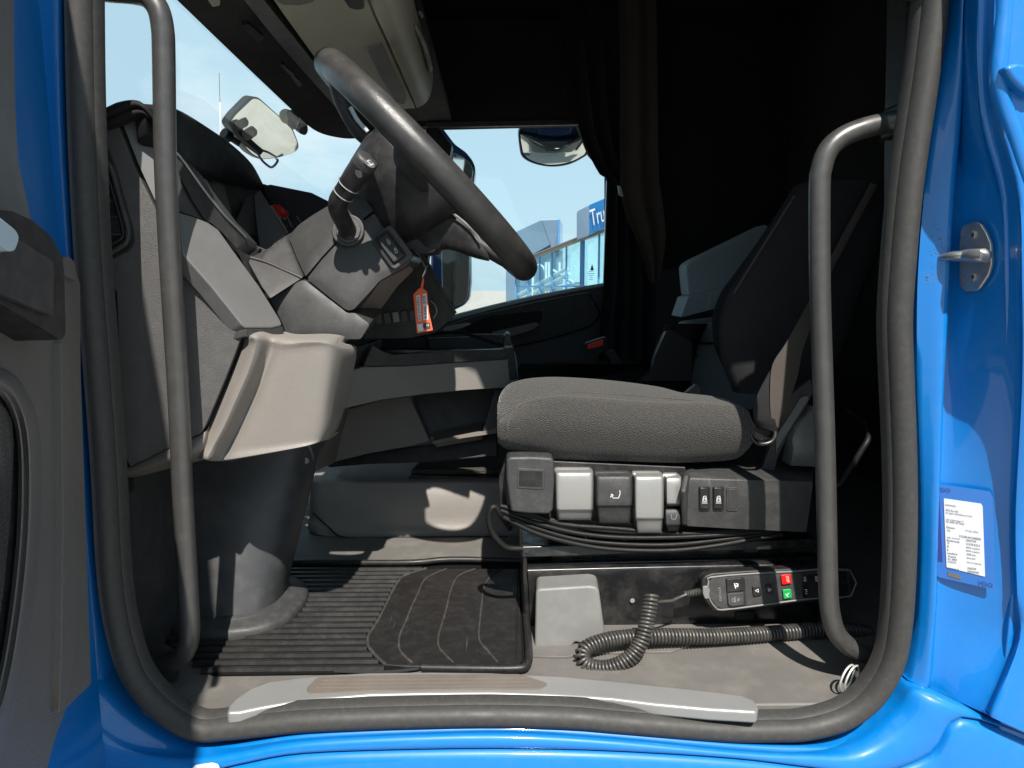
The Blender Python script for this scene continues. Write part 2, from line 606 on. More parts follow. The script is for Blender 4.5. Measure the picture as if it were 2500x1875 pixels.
m_icon = M('pale_icon_print', (.55, .55, .55), .5, 0, None, .02, 8)
m_icond = M('faint_icon_print', (.20, .20, .20), .5, 0, None, .02, 8)
m_cable = M('cable_rubber', (.034, .032, .030), .36, 0, None, .1, 40, (DUST, .16, 60))
m_bcable = M('black_cable_sleeve', (.008, .008, .008), .5, 0, None, .1, 30, spec=.2)
m_chrome = M('mirror_glass', (.80, .82, .78), .015, 1.0, None, .0, 5)
m_bluehouse = M('mirror_housing_blue', (.004, .04, .16), .35, 0, None, .05, 5, coat=.6)
m_screen = M('dark_screen', (.012, .018, .022), .12, 0, None, .2, 6, coat=.5)
m_concrete = M('yard_paving', (.27, .262, .245), .85, 0, ('noise', 6, .3, .01), .18, .6, ((.16, .15, .14), .5, .9))
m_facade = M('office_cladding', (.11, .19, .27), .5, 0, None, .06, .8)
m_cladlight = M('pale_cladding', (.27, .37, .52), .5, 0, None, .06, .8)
m_signblue = M('sign_blue', (.008, .13, .36), .4, 0, None, .05, .8)
m_eaves = M('weathered_fascia', (.2, .185, .155), .7, 0, None, .3, 1.5)
m_mullion = M('blue_mullion', (.05, .17, .36), .5, 0, None, .05, 1)
m_inside = M('hall_interior', (.42, .52, .55), .8, 0, None, .1, .5)
m_stair = M('pale_stair_steel', (.62, .68, .70), .5, 0, None, .05, 1)
def glass(name, tint, refl):
    m = bpy.data.materials.new(name)
    m.use_nodes = True
    N, L = m.node_tree.nodes, m.node_tree.links
    N.remove(N['Principled BSDF'])
    tr = N.new('ShaderNodeBsdfTransparent')
    tr.inputs['Color'].default_value = (*tint, 1)
    gl = N.new('ShaderNodeBsdfGlossy')
    gl.inputs['Roughness'].default_value = 0.02
    gl.inputs['Color'].default_value = (1, 1, 1, 1)
    lw = N.new('ShaderNodeLayerWeight')
    lw.inputs['Blend'].default_value = 0.5
    pw = N.new('ShaderNodeMath')
    pw.operation = 'POWER'
    pw.inputs[1].default_value = 4.0
    L.new(lw.outputs['Facing'], pw.inputs[0])
    fr = N.new('ShaderNodeMath')
    fr.operation = 'MULTIPLY_ADD'
    fr.inputs[1].default_value = .3
    fr.inputs[2].default_value = refl
    L.new(pw.outputs[0], fr.inputs[0])
    mx = N.new('ShaderNodeMixShader')
    L.new(fr.outputs[0], mx.inputs[0])
    L.new(tr.outputs[0], mx.inputs[1])
    L.new(gl.outputs[0], mx.inputs[2])
    L.new(mx.outputs[0], N['Material Output'].inputs['Surface'])
    return m
m_glass = glass('cab_glass', (.96, .985, .98), .02)
m_glassb = glass('office_glass', (.68, .86, .90), .12)
ZF = CZ - 0.637
# ================================================================ the place outside
g = mk('ground', [V((-400, -400, 0)), V((400, -400, 0)), V((400, 400, 0)), V((-400, 400, 0))], [(0, 1, 2, 3)], m_concrete)
tag(g, kind='structure')

# office building across the yard
def YB(px): return interp(px, [(1240, 30.0), (1500, 24.0)])
b_root = thing('office_building', 'pale blue glass fronted building with a roof sign starting Tru, beyond the far window', 'building', (4, 27, 0))
def BP(px, py, d=0.0): return P(px, py, YB(px) + d)
# glass bays between mullions
mul_x = [1259, 1289, 1318, 1348, 1383, 1422, 1463, 1515]
def roof_y(px): return interp(px, [(1240, 654), (1259, 646), (1300, 629), (1480, 561), (1530, 541)])
for a, c in zip(mul_x, mul_x[1:]):
    vs = [BP(a + 1, roof_y(a)), BP(c - 1, roof_y(c)), BP(c - 1, roof_y(c))*1, BP(a + 1, roof_y(a))*1]
    vs[2] = V((vs[1].x, vs[1].y, .1)); vs[3] = V((vs[0].x, vs[0].y, .1))
    prism('pane', vs, V((0, .03, 0)), m_glassb, b_root, 0)
for i, a in enumerate(mul_x):
    t = BP(a, roof_y(a) + 1)
    wd = .16 if a == 1422 else .06
    box('mullion', V((t.x, t.y - .03, t.z / 2)), (wd, .1, t.z), m_mullion, b_root, .005)
for zz in (.75, 2.05):
    a, c = BP(1259, 700), BP(1515, 700)
    prism('transom', [V((a.x, a.y - .02, zz)), V((c.x, c.y - .02, zz)), V((c.x, c.y - .02, zz + .06)), V((a.x, a.y - .02, zz + .06))], V((0, .05, 0)), m_mullion, b_root, .004)
prism('eaves', [BP(1252, 651, -.5), BP(1252, 642, -.5), BP(1530, 534, -.5), BP(1530, 546, -.5)], V((0, .9, 0)), m_eaves, b_root, .02)
prism('eaves_gutter', [BP(1252, 644, -.62), BP(1252, 640, -.62), BP(1530, 531, -.62), BP(1530, 535, -.62)], V((0, .12, 0)), m_lgrey, b_root, .02)
# hall behind the glass
prism('rear_wall', [V((1.0, 34, 0)), V((9, 33, 0)), V((9, 33, 5.5)), V((1.0, 34, 3.4))], V((0, .2, 0)), m_inside, b_root, 0)
prism('hall_floor', [V((.8, 30, .05)), V((7, 24.6, .05)), V((9, 33, .05)), V((1, 34, .05))], V((0, 0, -.04)), m_inside, b_root, 0)
for (x0, y0, x1, y1) in [(1265, 735, 1390, 668), (1265, 720, 1385, 655), (1290, 712, 1420, 690), (1350, 660, 1400, 690)]:
    tube('stair_rail', [BP(x0, y0, 2.5), BP(x1, y1, 2.0)], .07, m_stair, b_root, 6, 1)
for x in (1300, 1333, 1340, 1366):
    tube('stair_post', [BP(x, 742, 2.2), BP(x, 640, 2.2)], .05, m_stair, b_root, 6, 1)
tube('stair_hoop', [BP(1301, 690, 2.3), BP(1303, 662, 2.3), BP(1312, 648, 2.3), BP(1324, 650, 2.3), BP(1332, 668, 2.3), BP(1333, 700, 2.3)], .045, m_stair, b_root, 6, 4)
# roof sign box
sg = prism('roof_sign', [BP(1439, 571, -1.2), BP(1439, 500, -1.2), BP(1540, 457, -1.2), BP(1540, 530, -1.2)], V((.1, 1.2, 0)), m_signblue, b_root, .02)
prism('sign_end_panel', [BP(1408, 586, -.5), BP(1408, 520, -.5), BP(1411, 514, -.5), BP(1438.5, 500, -1.2), BP(1438.5, 571, -1.2)], V((.1, .8, 0)), m_cladlight, b_root, .02)
plS = Pl(BP(1439, 571, -1.25), BP(1439, 500, -1.25), BP(1540, 457, -1.25))
A, Bq = plS(1444.5, 551.5, .02), plS(1490, 535, .02)
text('sign_lettering', 'Truc', A, Bq, plS.n, m_white, b_root, height=(plS(1446, 505) - plS(1446, 545)).length * 1.0, lift=.01)
# the block with the slanted side
k_root = thing('annex_building', 'grey blue flat roofed block with a slanted side, left of the building with the sign', 'building', (3, 31, 0))
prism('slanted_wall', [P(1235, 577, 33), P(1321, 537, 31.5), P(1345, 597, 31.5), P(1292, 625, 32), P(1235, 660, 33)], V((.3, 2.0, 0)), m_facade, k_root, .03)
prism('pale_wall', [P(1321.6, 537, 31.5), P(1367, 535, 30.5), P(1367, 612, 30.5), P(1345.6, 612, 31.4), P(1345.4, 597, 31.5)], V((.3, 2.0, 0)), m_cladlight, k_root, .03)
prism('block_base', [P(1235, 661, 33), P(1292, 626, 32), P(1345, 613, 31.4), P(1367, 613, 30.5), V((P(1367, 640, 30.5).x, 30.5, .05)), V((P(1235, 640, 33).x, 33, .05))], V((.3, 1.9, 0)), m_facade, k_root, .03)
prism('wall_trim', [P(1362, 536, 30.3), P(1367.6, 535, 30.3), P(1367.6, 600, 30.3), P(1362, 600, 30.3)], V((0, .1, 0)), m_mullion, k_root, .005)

# mast seen through the windscreen
a_root = thing('aerial_mast', 'thin whip aerial against the sky, seen through the windscreen', 'aerial', (P(537, 330, 7).x, 7, 0))
pA = P(537, 330, 7)
tube('mast', [V((pA.x, 7, 0)), V((pA.x, 7, pA.z - .3))], .012, m_white, a_root, 8, 1)
tube('whip', [V((pA.x, 7, pA.z - .3)), P(537, 250, 7)], .0075, m_white, a_root, 8, 1)
tube('whip_tip', [P(537, 250, 7), P(535, 178, 7)], .0028, m_handle, a_root, 6, 1)

# ================================================================ the truck cab
cab = thing('truck_cab', 'bright blue truck cab round the open door opening, black rubber seal all along its edge', 'truck cab', (0.1, 1.6, 1.0))

# floor, lining, walls
XF, XR = -1.02, 1.25
box('floor', (0.1, 2.09, ZF - .025), (2.3, 2.16, .05), m_floor, cab, .004)
box('roof_lining', (0.1, 2.09, CZ + 1.12), (2.5, 2.3, .06), m_lining, cab, 0)
box('back_wall', (1.27, 2.09, CZ + .21), (.06, 2.3, 1.80), m_lining, cab, 0)
box('firewall', (-.99, 2.07, CZ - .37), (.04, 2.06, .60), m_black, cab, 0)
box('footwell_side', (-.615, 1.30, CZ - .40), (.03, .46, .50), m_dgrey, cab, .006)
# far side wall: door panel, pillar and strip round the far window
YFAR = 3.10
plF = PlY(YFAR)
def FP(x, y): return plF(x, y)
far = plate('far_door', [(600, 830), (1085, 774), (1110, 768), (1200, 745), (1300, 722), (1400, 703), (1486, 690), (1700, 640), (2300, 640), (2300, 1050), (600, 1050)], plF, -.07, m_fard, cab, vec=V((0, .08, 0)), bevel=.008)
plate('door_sill_sheen', [(1070, 779), (1110, 768), (1200, 745), (1300, 722), (1400, 703), (1490, 688), (1490, 697), (1400, 713), (1300, 733), (1200, 757), (1110, 781), (1070, 793)], plF, .02, m_storage, far, off=.045, bevel=.006)  # pale blue-grey colour carries the light-blue reflections along the window sill
plate('door_trim_step', [(1070, 803), (1160, 770), (1300, 738), (1440, 712), (1470, 770), (1440, 800), (1340, 830), (1250, 850), (1080, 850)], plF, .03, m_dgrey, far, off=.032, r=12, bevel=.01)
plate('pull_recess', [(1135, 800), (1190, 772), (1322, 758), (1325, 780), (1305, 795), (1200, 822), (1150, 828)], plF, .006, m_curtain, far, off=.042, r=8)
plate('arm_rest', [(1200, 812), (1310, 788), (1318, 792), (1300, 806), (1240, 824), (1205, 832)], plF, .06, m_bracket, far, off=.09, r=6, bevel=.006)
plate('silver_handle', [(1079, 803), (1100, 796), (1140, 788), (1150, 792), (1120, 803), (1087, 811)], plF, .03, m_lever, far, off=.09, r=5, bevel=.006)
plate('upper_wall', [(872, -422), (2300, -420), (2300, 640), (1700, 640), (1482, 692), (1482, 420), (1440, 372), (1411, 300), (1060, 308), (930, 311), (893, 316), (870, 250), (870, -420)], plF, .07, m_lining, cab, vec=V((0, .08, 0)), bevel=.004)
plate('window_rail', [(1040, 297), (1416, 290), (1416, 304), (1040, 311)], plF, .02, m_dgrey, cab, off=.022, bevel=.004)
plate('far_pillar', [(1040, 308), (1064, 308), (1104, 352), (1100, 376), (1080, 420), (1052, 560), (1030, 790), (990, 815), (1000, 560)], plF, .08, m_black, cab, vec=V((0, .09, 0)), bevel=.008)
prism('far_window', [FP(1040, 300) + V((0, .05, 0)), FP(1500, 290) + V((0, .05, 0)), FP(1500, 700) + V((0, .05, 0)), FP(1030, 800) + V((0, .05, 0))], V((0, .004, 0)), m_glass, cab, 0)
plate('window_guide', [(1481, 440), (1490, 446), (1480, 690), (1473, 692)], plF, .02, m_bluehouse, cab, off=.012, bevel=.003)

# windscreen and its header
ws = [[V((-.57, 1.06, CZ + .56)), V((-.57, 2.1, CZ + .56)), V((-.42, 3.10, CZ + .51))],
      [V((-.83, 1.06, CZ + .22)), V((-.84, 2.1, CZ + .22)), V((-.55, 3.10, CZ + .22))],
      [V((-1.0, 1.06, CZ - .12)), V((-1.02, 2.1, CZ - .12)), V((-.75, 3.10, CZ - .12))]]
sheet('windscreen', ws, m_glass, cab, V((-.003, 0, .003)), 3, 3)
hdr = sheet('windscreen_header', [[P(310, -115, 1.10), P(432, 0, 1.33), P(570, 133, 1.65), P(710, 266, 2.10), P(765, 316, 2.3), P(815, 334, 2.45), P(868, 338, 2.6), P(930, 325, 2.8), P(1000, 310, 3.09)],
                   [P(520, -140, 1.10), P(600, 0, 1.36), P(700, 120, 1.7), P(800, 240, 2.1), P(840, 285, 2.3), P(870, 300, 2.42), P(900, 300, 2.55), P(950, 290, 2.78), P(1010, 285, 3.09)]],
      m_lining, cab, V((.02, 0, .16)), 2, 4)
plate('header_clip', [(502, -8), (538, -8), (537, 14), (519, 17)], Pl(P(432, 0, 1.30), P(710, 266, 2.06), P(700, 120, 1.66)), .01, m_shelf, hdr, off=.008, r=3)
for q in ([(590, 62), (606, 58), (646, 92), (632, 104)], [(684, 160), (692, 157), (722, 186), (716, 192)], [(712, 190), (720, 188), (738, 206), (730, 214)]):
    plate('header_catch', q, Pl(P(432, 0, 1.30), P(710, 266, 2.06), P(700, 120, 1.66)), .008, m_black, hdr, off=.004, r=3)
sheet('visor_rail', [[P(560, -45, 1.24), P(600, 5, 1.36), P(700, 128, 1.69), P(800, 240, 2.06), P(836, 281, 2.22), P(851, 290, 2.3)],
                     [P(615, -45, 1.24), P(648, 5, 1.36), P(742, 122, 1.69), P(828, 236, 2.06), P(848, 262, 2.22), P(856, 284, 2.3)]], m_shroud, cab, V((0, 0, .035)), 2, 3)
box('front_bulkhead', (-.66, 2.09, CZ + .89), (.05, 2.2, .42), m_lining, cab, 0)
box('header_shelf_roof', (-.42, 2.25, CZ + .70), (.46, 1.9, .03), m_lining, cab, 0)

# bodywork round the opening ------------------------------------------------
seal_px = [(198, -480), (193, -250), (193, 0), (199, 300), (213, 600), (236, 900), (254, 1150), (266, 1380), (285, 1520), (322, 1640), (388, 1723), (475, 1778), (560, 1778), (640, 1770), (742, 1760), (880, 1754), (1014, 1750), (1200, 1747),
           (1393, 1752), (1494, 1761), (1640, 1773), (1788, 1783), (1890, 1783), (1964, 1779), (2060, 1752), (2130, 1700), (2178, 1620), (2197, 1530), (2206, 1400), (2209, 1250), (2207, 1100), (2201, 940), (2196, 800), (2200, 700), (2215, 520), (2232, 380), (2262, 180), (2282, 10), (2262, -50), (2150, -72), (1800, -92), (1560, -240), (1300, -880), (900, -960), (500, -720)]
YS = 0.992
pS = [P(x, y, YS) for x, y in seal_px]  # unseen top run follows the header shaped for the sunlight
seal = sweep('door_seal', pS, [(-.0185, .012), (-.0195, 0), (-.0165, -.012), (-.009, -.0185), (0, -.021), (.008, -.018), (.0135, -.010), (.0145, -.002), (.012, .006), (.0125, .03), (-.012, .03)], m_rubber, cab, 6, True)
def inpoly_off(pts, d):
    out = []
    m = len(pts)
    for i in range(m):
        t = (pts[(i + 1) % m] - pts[i - 1]).normalized()
        s = V((0, 1, 0)).cross(t).normalized()
        out.append(pts[i] + s * d)
    return out
c0 = sum(pS, V((0, 0, 0))) / len(pS)
sgn = 1 if (inpoly_off(pS, .02)[20] - c0).length < (pS[20] - c0).length else -1
pI = inpoly_off(pS, sgn * .0195)
sweep('seal_lip', [p + V((0, .006, 0)) for p in pI], [(-.004, .012), (-.004, -.004), (0, -.009), (.004, -.004), (.004, .012)], m_rubber, seal, 6, True)
# jamb behind the seal
pJ = [p + V((0, .05, 0)) for p in inpoly_off(pS, sgn * -.022)]
pJ2 = [p + V((0, .10, 0)) for p in inpoly_off(pS, sgn * -.055)]
pJ3 = [p + V((0, .012, 0)) for p in inpoly_off(pS, sgn * -.012)]
sheet('door_jamb', [pJ3 + pJ3[:1], pJ + pJ[:1], pJ2 + pJ2[:1]], m_black, cab, V((0, .004, 0)), 1, 1)

sill = [((232, 1640), (205, 1665), (152, 1700), (100, 1740)), ((262, 1690), (230, 1730), (178, 1746), (125, 1800)), ((300, 1736), (265, 1776), (214, 1794), (160, 1880)),
        ((360, 1776), (330, 1815), (288, 1842), (250, 1925)), ((430, 1803), (420, 1838), (400, 1860), (390, 1930)), ((500, 1813), (500, 1836), (500, 1857), (500, 1888)),
        ((600, 1807), (600, 1822), (600, 1838), (600, 1862)), ((742, 1790), (742, 1800), (742, 1813), (742, 1838)), ((1014, 1775), (1014, 1786), (1014, 1799), (1014, 1828)),
        ((1250, 1770), (1250, 1782), (1250, 1796), (1250, 1826)), ((1494, 1786), (1494, 1796), (1494, 1808), (1494, 1832)), ((1788, 1815), (1788, 1823), (1788, 1834), (1788, 1850)),
        ((1964, 1821), (1966, 1832), (1970, 1845), (1976, 1872)), ((2082, 1794), (2095, 1815), (2112, 1848), (2130, 1888)), ((2172, 1724), (2197, 1745), (2232, 1786), (2275, 1838)), ((2205, 1677), (2232, 1690), (2290, 1720), (2350, 1750)), ((2216, 1668), (2262, 1686), (2370, 1736), (2560, 1822))]
def row(k, Y): return [P(q[k][0], q[k][1], Y) for q in sill]
sheet('sill_panel', [[p + V((0, .04, .01)) for p in row(0, .995)], row(0, .995), row(1, .976), row(2, .958), [p + V((0, 0, 0)) for p in row(3, .955)], [p + V((0, .03, -.012)) for p in row(3, .958)]], m_paint, cab, V((0, .02, 0)), 4, 4)
lo = [(P(q[3][0], q[3][1], .955)) for q in sill]
stp = [[p + V((0, .03, -.004)) for p in lo], [p + V((0, .002, -.005)) for p in lo], [p + V((0, -.008, -.03)) for p in lo], [p + V((0, -.012, -.12)) for p in lo], [p + V((0, 0, -.5)) for p in lo]]
sheet('step_panel', stp, m_paint, cab, V((0, .02, 0)), 3, 4)
plate('white_sticker', [(466, 1880), (476, 1868), (518, 1862), (532, 1866), (536, 1876), (532, 1900), (466, 1905)], Pl(P(480, 1870, .950), P(540, 1862, .950), P(500, 1900, .945)), .001, m_white, cab, r=4, bevel=0)

# front pillar
fr = [(-420, [(-260, 1.02), (20, 1.0), (60, .985), (140, .985), (160, 1.0)]), (0, [(-260, 1.02), (20, 1.0), (60, .985), (138, .985), (158, 1.0)]), (300, [(-240, 1.02), (25, 1.0), (64, .985), (142, .985), (165, 1.0)]),
      (600, [(-200, 1.02), (40, 1.0), (80, .985), (160, .985), (182, 1.0)]), (900, [(-160, 1.02), (60, 1.0), (110, .985), (182, .985), (204, 1.0)]), (1300, [(-120, 1.02), (90, 1.0), (150, .985), (206, .985), (232, 1.0)]),
      (1560, [(-90, 1.02), (110, 1.0), (170, .985), (225, .985), (256, 1.0)]), (1680, [(-80, 1.02), (110, 1.0), (165, .985), (215, .988), (250, 1.0)]), (1760, [(-80, 1.02), (100, 1.01), (140, 1.0), (180, 1.0), (230, 1.01)])]
sheet('front_pillar', [[P(x, y, d) for x, d in r] for y, r in fr], m_paint_in, cab, V((0, .03, 0)), 4, 4)
box('front_corner_panel', (-.97, .985, CZ - .1), (.5, .02, 1.7), m_paint, cab, .004)
prism('pillar_trim_front', [P(100, -420, 1.06), P(196, -420, 1.06), P(199, 0, 1.06), P(203, 300, 1.06), P(206, 420, 1.06), P(120, 420, 1.06)], V((0, .05, 0)), m_black, cab, .004)

prism('pillar_filler', [P(120, 300, 1.13), P(262, 300, 1.13), P(300, 700, 1.13), P(306, 1100, 1.13), P(320, 1300, 1.13), P(340, 1560, 1.13), P(160, 1560, 1.13)], V((0, .02, 0)), m_black, cab, .002)
# rear pillar with its recess and outer edge
rp = [(-420, (2362, 2385, 2392, 2440, 2475, 2640)), (0, (2330, 2352, 2360, 2420, 2450, 2640)), (150, (2308, 2350, 2358, 2420, 2448, 2640)), (300, (2280, 2342, 2350, 2430, 2462, 2640)), (480, (2256, 2326, 2334, 2470, 2500, 2640)),
      (700, (2240, 2314, 2322, 2476, 2506, 2640)), (940, (2240, 2302, 2312, 2476, 2506, 2640)), (1250, (2250, 2290, 2300, 2458, 2492, 2640)), (1450, (2246, 2285, 2295, 2458, 2496, 2640)), (1560, (2238, 2277, 2287, 2462, 2502, 2640)), (1645, (2222, 2268, 2280, 2406, 2446, 2640)), (1660, (2216, 2262, 2274, 2400, 2440, 2640))]
def rpy(y, k): return y + max(0, y - 1560) / 100 * (0, 20, 22, 80, 100, 190)[k]
def rpY(y, k):
    e = interp(y, [(0, .915), (700, .905), (950, .935), (1250, .965), (1560, .965), (1660, .955)])
    return (1.0, .985, 1.004, e, e - .022, e - .026)[k]
sheet('rear_pillar', [[P(x, rpy(y, k), rpY(y, k)) for k, x in enumerate(r)] for y, r in rp], m_paint, cab, V((0, .03, 0)), 4, 5)
box('outer_rear_panel', (1.08, .968, CZ - .2), (.68, .02, 2.0), m_paint, cab, .004)
def bd(x, y): return P(x, y, rpY(y, 4) + .004)
tube('pillar_bead', [bd(2452, -300), bd(2450, 0), bd(2443, 100), bd(2436, 190), bd(2450, 260), bd(2474, 330), bd(2496, 400), bd(2530, 520), bd(2560, 700)], .010, m_paint, cab, 14, 5)
prism('drip_gutter', [P(2452, 162, .872), P(2485, 150, .872), P(2520, 158, .872), P(2560, 230, .872), P(2520, 236, .872), P(2490, 212, .872), P(2470, 190, .872)], V((0, .02, 0)), m_paint, cab, .006, 3)
# over the opening; unseen lower edge shaped to set how sun falls inside
prism('header_panel', [P(2900, -56, .965), P(2268, -56, .965), P(2150, -78, .965), P(1800, -98, .965), P(1560, -246, .965), P(1300, -886, .965), P(900, -966, .965), P(500, -726, .965), P(-400, -500, .965), V((-1.2, .965, CZ + 1.15)), V((1.3, .965, CZ + 1.15))], V((0, .06, 0)), m_paint, cab, .008)
# inner trim of the rear pillar
prism('pillar_trim_rear', [P(2216, -420, 1.09), P(2380, -420, 1.09), P(2340, 100, 1.09), P(2250, 800, 1.09), P(2250, 1650, 1.09), P(2215, 1650, 1.09), P(2204, 700, 1.09), P(2208, 300, 1.09), P(2216, 0, 1.09)], V((.0, .06, 0)), m_black, cab, .006)
box('rear_side_wall', (.98, 1.20, CZ + .24), (.52, .04, 1.72), m_lining, cab, .004)

# lock striker on the rear pillar
plK = Pl(P(2334, 560, .996), P(2334, 700, .996), P(2440, 620, .925))
st = thing('door_striker', 'worn steel door lock striker with two screws, bolted on the blue rear pillar', 'lock striker', plK(2380, 716))
plate('base_plate', [(2345, 560), (2352, 550), (2380, 541), (2393, 546), (2406, 566), (2418, 595), (2420, 645), (2412, 672), (2390, 705), (2380, 711), (2356, 713), (2345, 702), (2341, 690), (2341, 600)], plK, .005, m_steel, st, off=.006, r=4, bevel=.0015)
for (x, y) in ((2374, 574), (2374, 676)):
    sc = disc('screw', plK(x, y, .006), plK.n, .0065, .0022, m_steel, st, 18)
    disc('socket', plK(x, y, .0083), plK.n, .0022, .0003, m_ink, sc, 6, 0)
tube('pin', [plK(2404, 624, .004), plK(2396, 624, .015), plK(2362, 624, .016), plK(2325, 627, .018)], [.0095, .0095, .0085, .006], m_steel, st, 16, 3)
tube('striker_loop', [plK(2362, 623, .016), plK(2330, 624, .024), plK(2295, 630, .026), plK(2284, 634, .022)], [.0062, .0058, .005, .0042], m_steel, st, 12, 4)

# road dirt thrown on the pillar round the striker
rs = random.Random(3)
vs, fs = [], []
for i in range(90):
    x, y = 2292 + rs.gauss(0, 12), 640 + rs.gauss(0, 42)
    if 618 < y < 642 and x > 2280 or x > 2313 or x < 2250: continue
    Yd = 1.0 - .015 * (x - 2238) / 78 - .0012
    r_ = rs.uniform(.6, 1.7) * (1.6 if rs.random() < .1 else 1)
    k = len(vs)
    for q in range(5):
        t = 2 * math.pi * q / 5 + i
        vs.append(P(x + r_ * 1.5 * math.cos(t), y + r_ * .8 * math.sin(t), Yd))
    fs.append([k, k + 1, k + 2, k + 3, k + 4])
dirt = mk('road_dirt', vs, fs, m_tread, cab)
dirt['kind'] = 'stuff'

# calibration label
plV = Pl(P(2300, 1190, 1.002), P(2296, 1420, 1.002), P(2440, 1300, .965))
lb = thing('calibration_label', 'white printed tachograph data card in a blue film sticker marked VDO, on the rear pillar', 'sticker', plV(2355, 1441))
plate('film', [(2279, 1180), (2417, 1200), (2424, 1215), (2431, 1441), (2288, 1408)], plV, .0012, m_sticker, lb, off=.004, r=5, bevel=0)
plate('side_stripe', [(2283, 1211), (2294, 1212), (2301, 1372), (2291, 1371)], plV, .0006, m_navy, lb, off=.0048, bevel=0)
plate('card', [(2304, 1217), (2395, 1230), (2399, 1236), (2405, 1408), (2311, 1385)], plV, .0008, m_paper, lb, off=.0052, r=2, bevel=0)
plate('brown_seal', [(2314, 1397), (2346, 1405), (2346, 1415), (2314, 1406)], plV, .0006, m_tread, lb, off=.0050, bevel=0)
def vtext(s, x0, y0, x1, y1, h, mat=m_ink, off=.0056):
    text('lettering', s, plV(x0, y0, off), plV(x1, y1, off), plV.n, mat, lb, height=(plV(x0, y0) - plV(x0, y0 - h)).length, lift=.0002)
vtext('VDO', 2286, 1199, 2320, 1203, 9, m_navy, .0050)
vtext('VDO', 2386, 1428, 2423, 1435, 10, m_navy, .0050)
for (s, x, y, L) in [('Leverancier', 2308, 1234, 26), ('VDO Euro NL', 2308, 1247, 32), ("De Jager Bedrijfsauto's B.V.", 2309, 1253, 66), ('Amundsenweg 12', 2310, 1269, 42), ('NL-4462 GP Goes', 2310, 1275, 44),
                     ('Datum', 2311, 1289, 20), ('Vin', 2312, 1297, 8), ('27 May 2024', 2357, 1297, 31), ('YS2R4X20005', 2341, 1311, 54), ('App. nummer', 2312, 1313, 32), ('2502749', 2358, 1321, 25), ('Bandenmaat', 2312, 1321, 31), ('315/70 R22.5', 2359, 1330, 33),
                     ('W', 2313, 1328, 5), ('8994 imp/km', 2359, 1338, 33), ('K', 2313, 1336, 5), ('8994 imp/km', 2359, 1346, 33), ('L', 2313, 1344, 4), ('3320 mm', 2360, 1355, 22), ('Leesafdruk', 2313, 1352, 25), ('Speciaal', 2360, 1363, 21),
                     ('Zegels', 2314, 1359, 20), ('Snr. 0850', 2314, 1366, 22), ('CO2/2.0', 2314, 1373, 20), ('Niet van toepassing', 2361, 1374, 35), ('Uitgevoerd', 2314, 1388, 27), ('23602749', 2362, 1389, 21), ('5000000405', 2362, 1397, 28)]:
    vtext(s, x, y, x + L, y + L * .15, 5)
# ================================================================ opened driver's door
xd_ = P(200, 800, .972).x
plD = Pl(V((xd_, .972, CZ)), V((xd_, .972, CZ + 1)), V((-.31, 0, CZ)))
dr = thing('cab_door', 'opened blue door with brown grey trim and speaker, cut off at the left edge of the photo', 'truck door', plD(150, 1875) * 1.0)
def DW(Y, z, off=0.0):
    """a point of the door's inner plane at depth Y and height z above the camera"""
    k = (Y - plD(195, 800).y) / (0 - plD(195, 800).y)
    p = plD(195, 800).lerp(V((-.31, 0, CZ + 0)), k)
    return V((p.x, Y, CZ + z)) + plD.n * off
zb = -.80
skin = [DW(.965, zb), DW(.965, .66), DW(.86, .70), DW(-.12, .70), DW(-.12, zb)]
# frame with the window opening: lower panel, front post, rear post, top bar
prism('lower_panel', [DW(.967, -.75, -.012), DW(.967, -.04, -.012), DW(.87, .06, -.012), DW(-.12, .06, -.012), DW(-.12, -.75, -.012)], -plD.n * .07, m_paint_in, dr, .01)
prism('front_frame', [DW(.967, -.035, -.013), DW(.967, .68, -.013), DW(.80, .68, -.013), DW(.80, .065, -.013), DW(.868, .065, -.013)], -plD.n * .055, m_paint_in, dr, .012, 3)
prism('top_frame', [DW(.798, .60, -.013), DW(.798, .68, -.013), DW(-.12, .68, -.013), DW(-.12, .60, -.013)], -plD.n * .055, m_paint_in, dr, .01)
prism('rear_frame', [DW(-.02, .065, -.013), DW(-.02, .598, -.013), DW(-.12, .598, -.013), DW(-.12, .065, -.013)], -plD.n * .055, m_paint_in, dr, .01)
prism('window', [DW(.80, .06, -.04), DW(.80, .60, -.04), DW(-.02, .60, -.04), DW(-.02, .06, -.04)], -plD.n * .004, m_glass, dr, 0)
def DX(px, py, off=.0): return plD(px, py, off)
plate('window_post_trim', [(-60, -80), (36, -80), (38, 0), (42, 250), (50, 400), (84, 545), (60, 560), (-60, 500)], plD, .02, m_lgrey, dr, off=.010, bevel=.006)
farz = lambda z, off: DW(-.1, z, off)
# main trim panel, with a lit inner ridge
tr = [DX(199, 690, .004), DX(200, 900, .004), DX(210, 1200, .004), DX(222, 1560, .004), DX(226, 1672, .004), DX(165, 1732, .004), DX(140, 1800, .004), DX(118, 1880, .004), DX(60, 2100, .004), DW(.3, -.74, .004), DW(-.11, -.74, .004), DW(-.11, .03, .004), DX(0, 640, .004), DX(150, 640, .004), DX(188, 660, .004)]
prism('trim_panel', tr, -plD.n * .018, m_doort, dr, .006, 3)
plate('trim_cap', [(152, 629), (170, 626), (183, 640), (188, 686), (157, 672)], plD, .03, m_doort, dr, off=.010, r=5, bevel=.004)
plate('trim_ridge', [(148, 835), (158, 835), (170, 900), (180, 1200), (186, 1480), (178, 1640), (160, 1722), (145, 1740), (150, 1600), (155, 1300), (152, 1000)], plD, .02, m_doort, dr, off=.012, r=5, bevel=.006, seg=3)
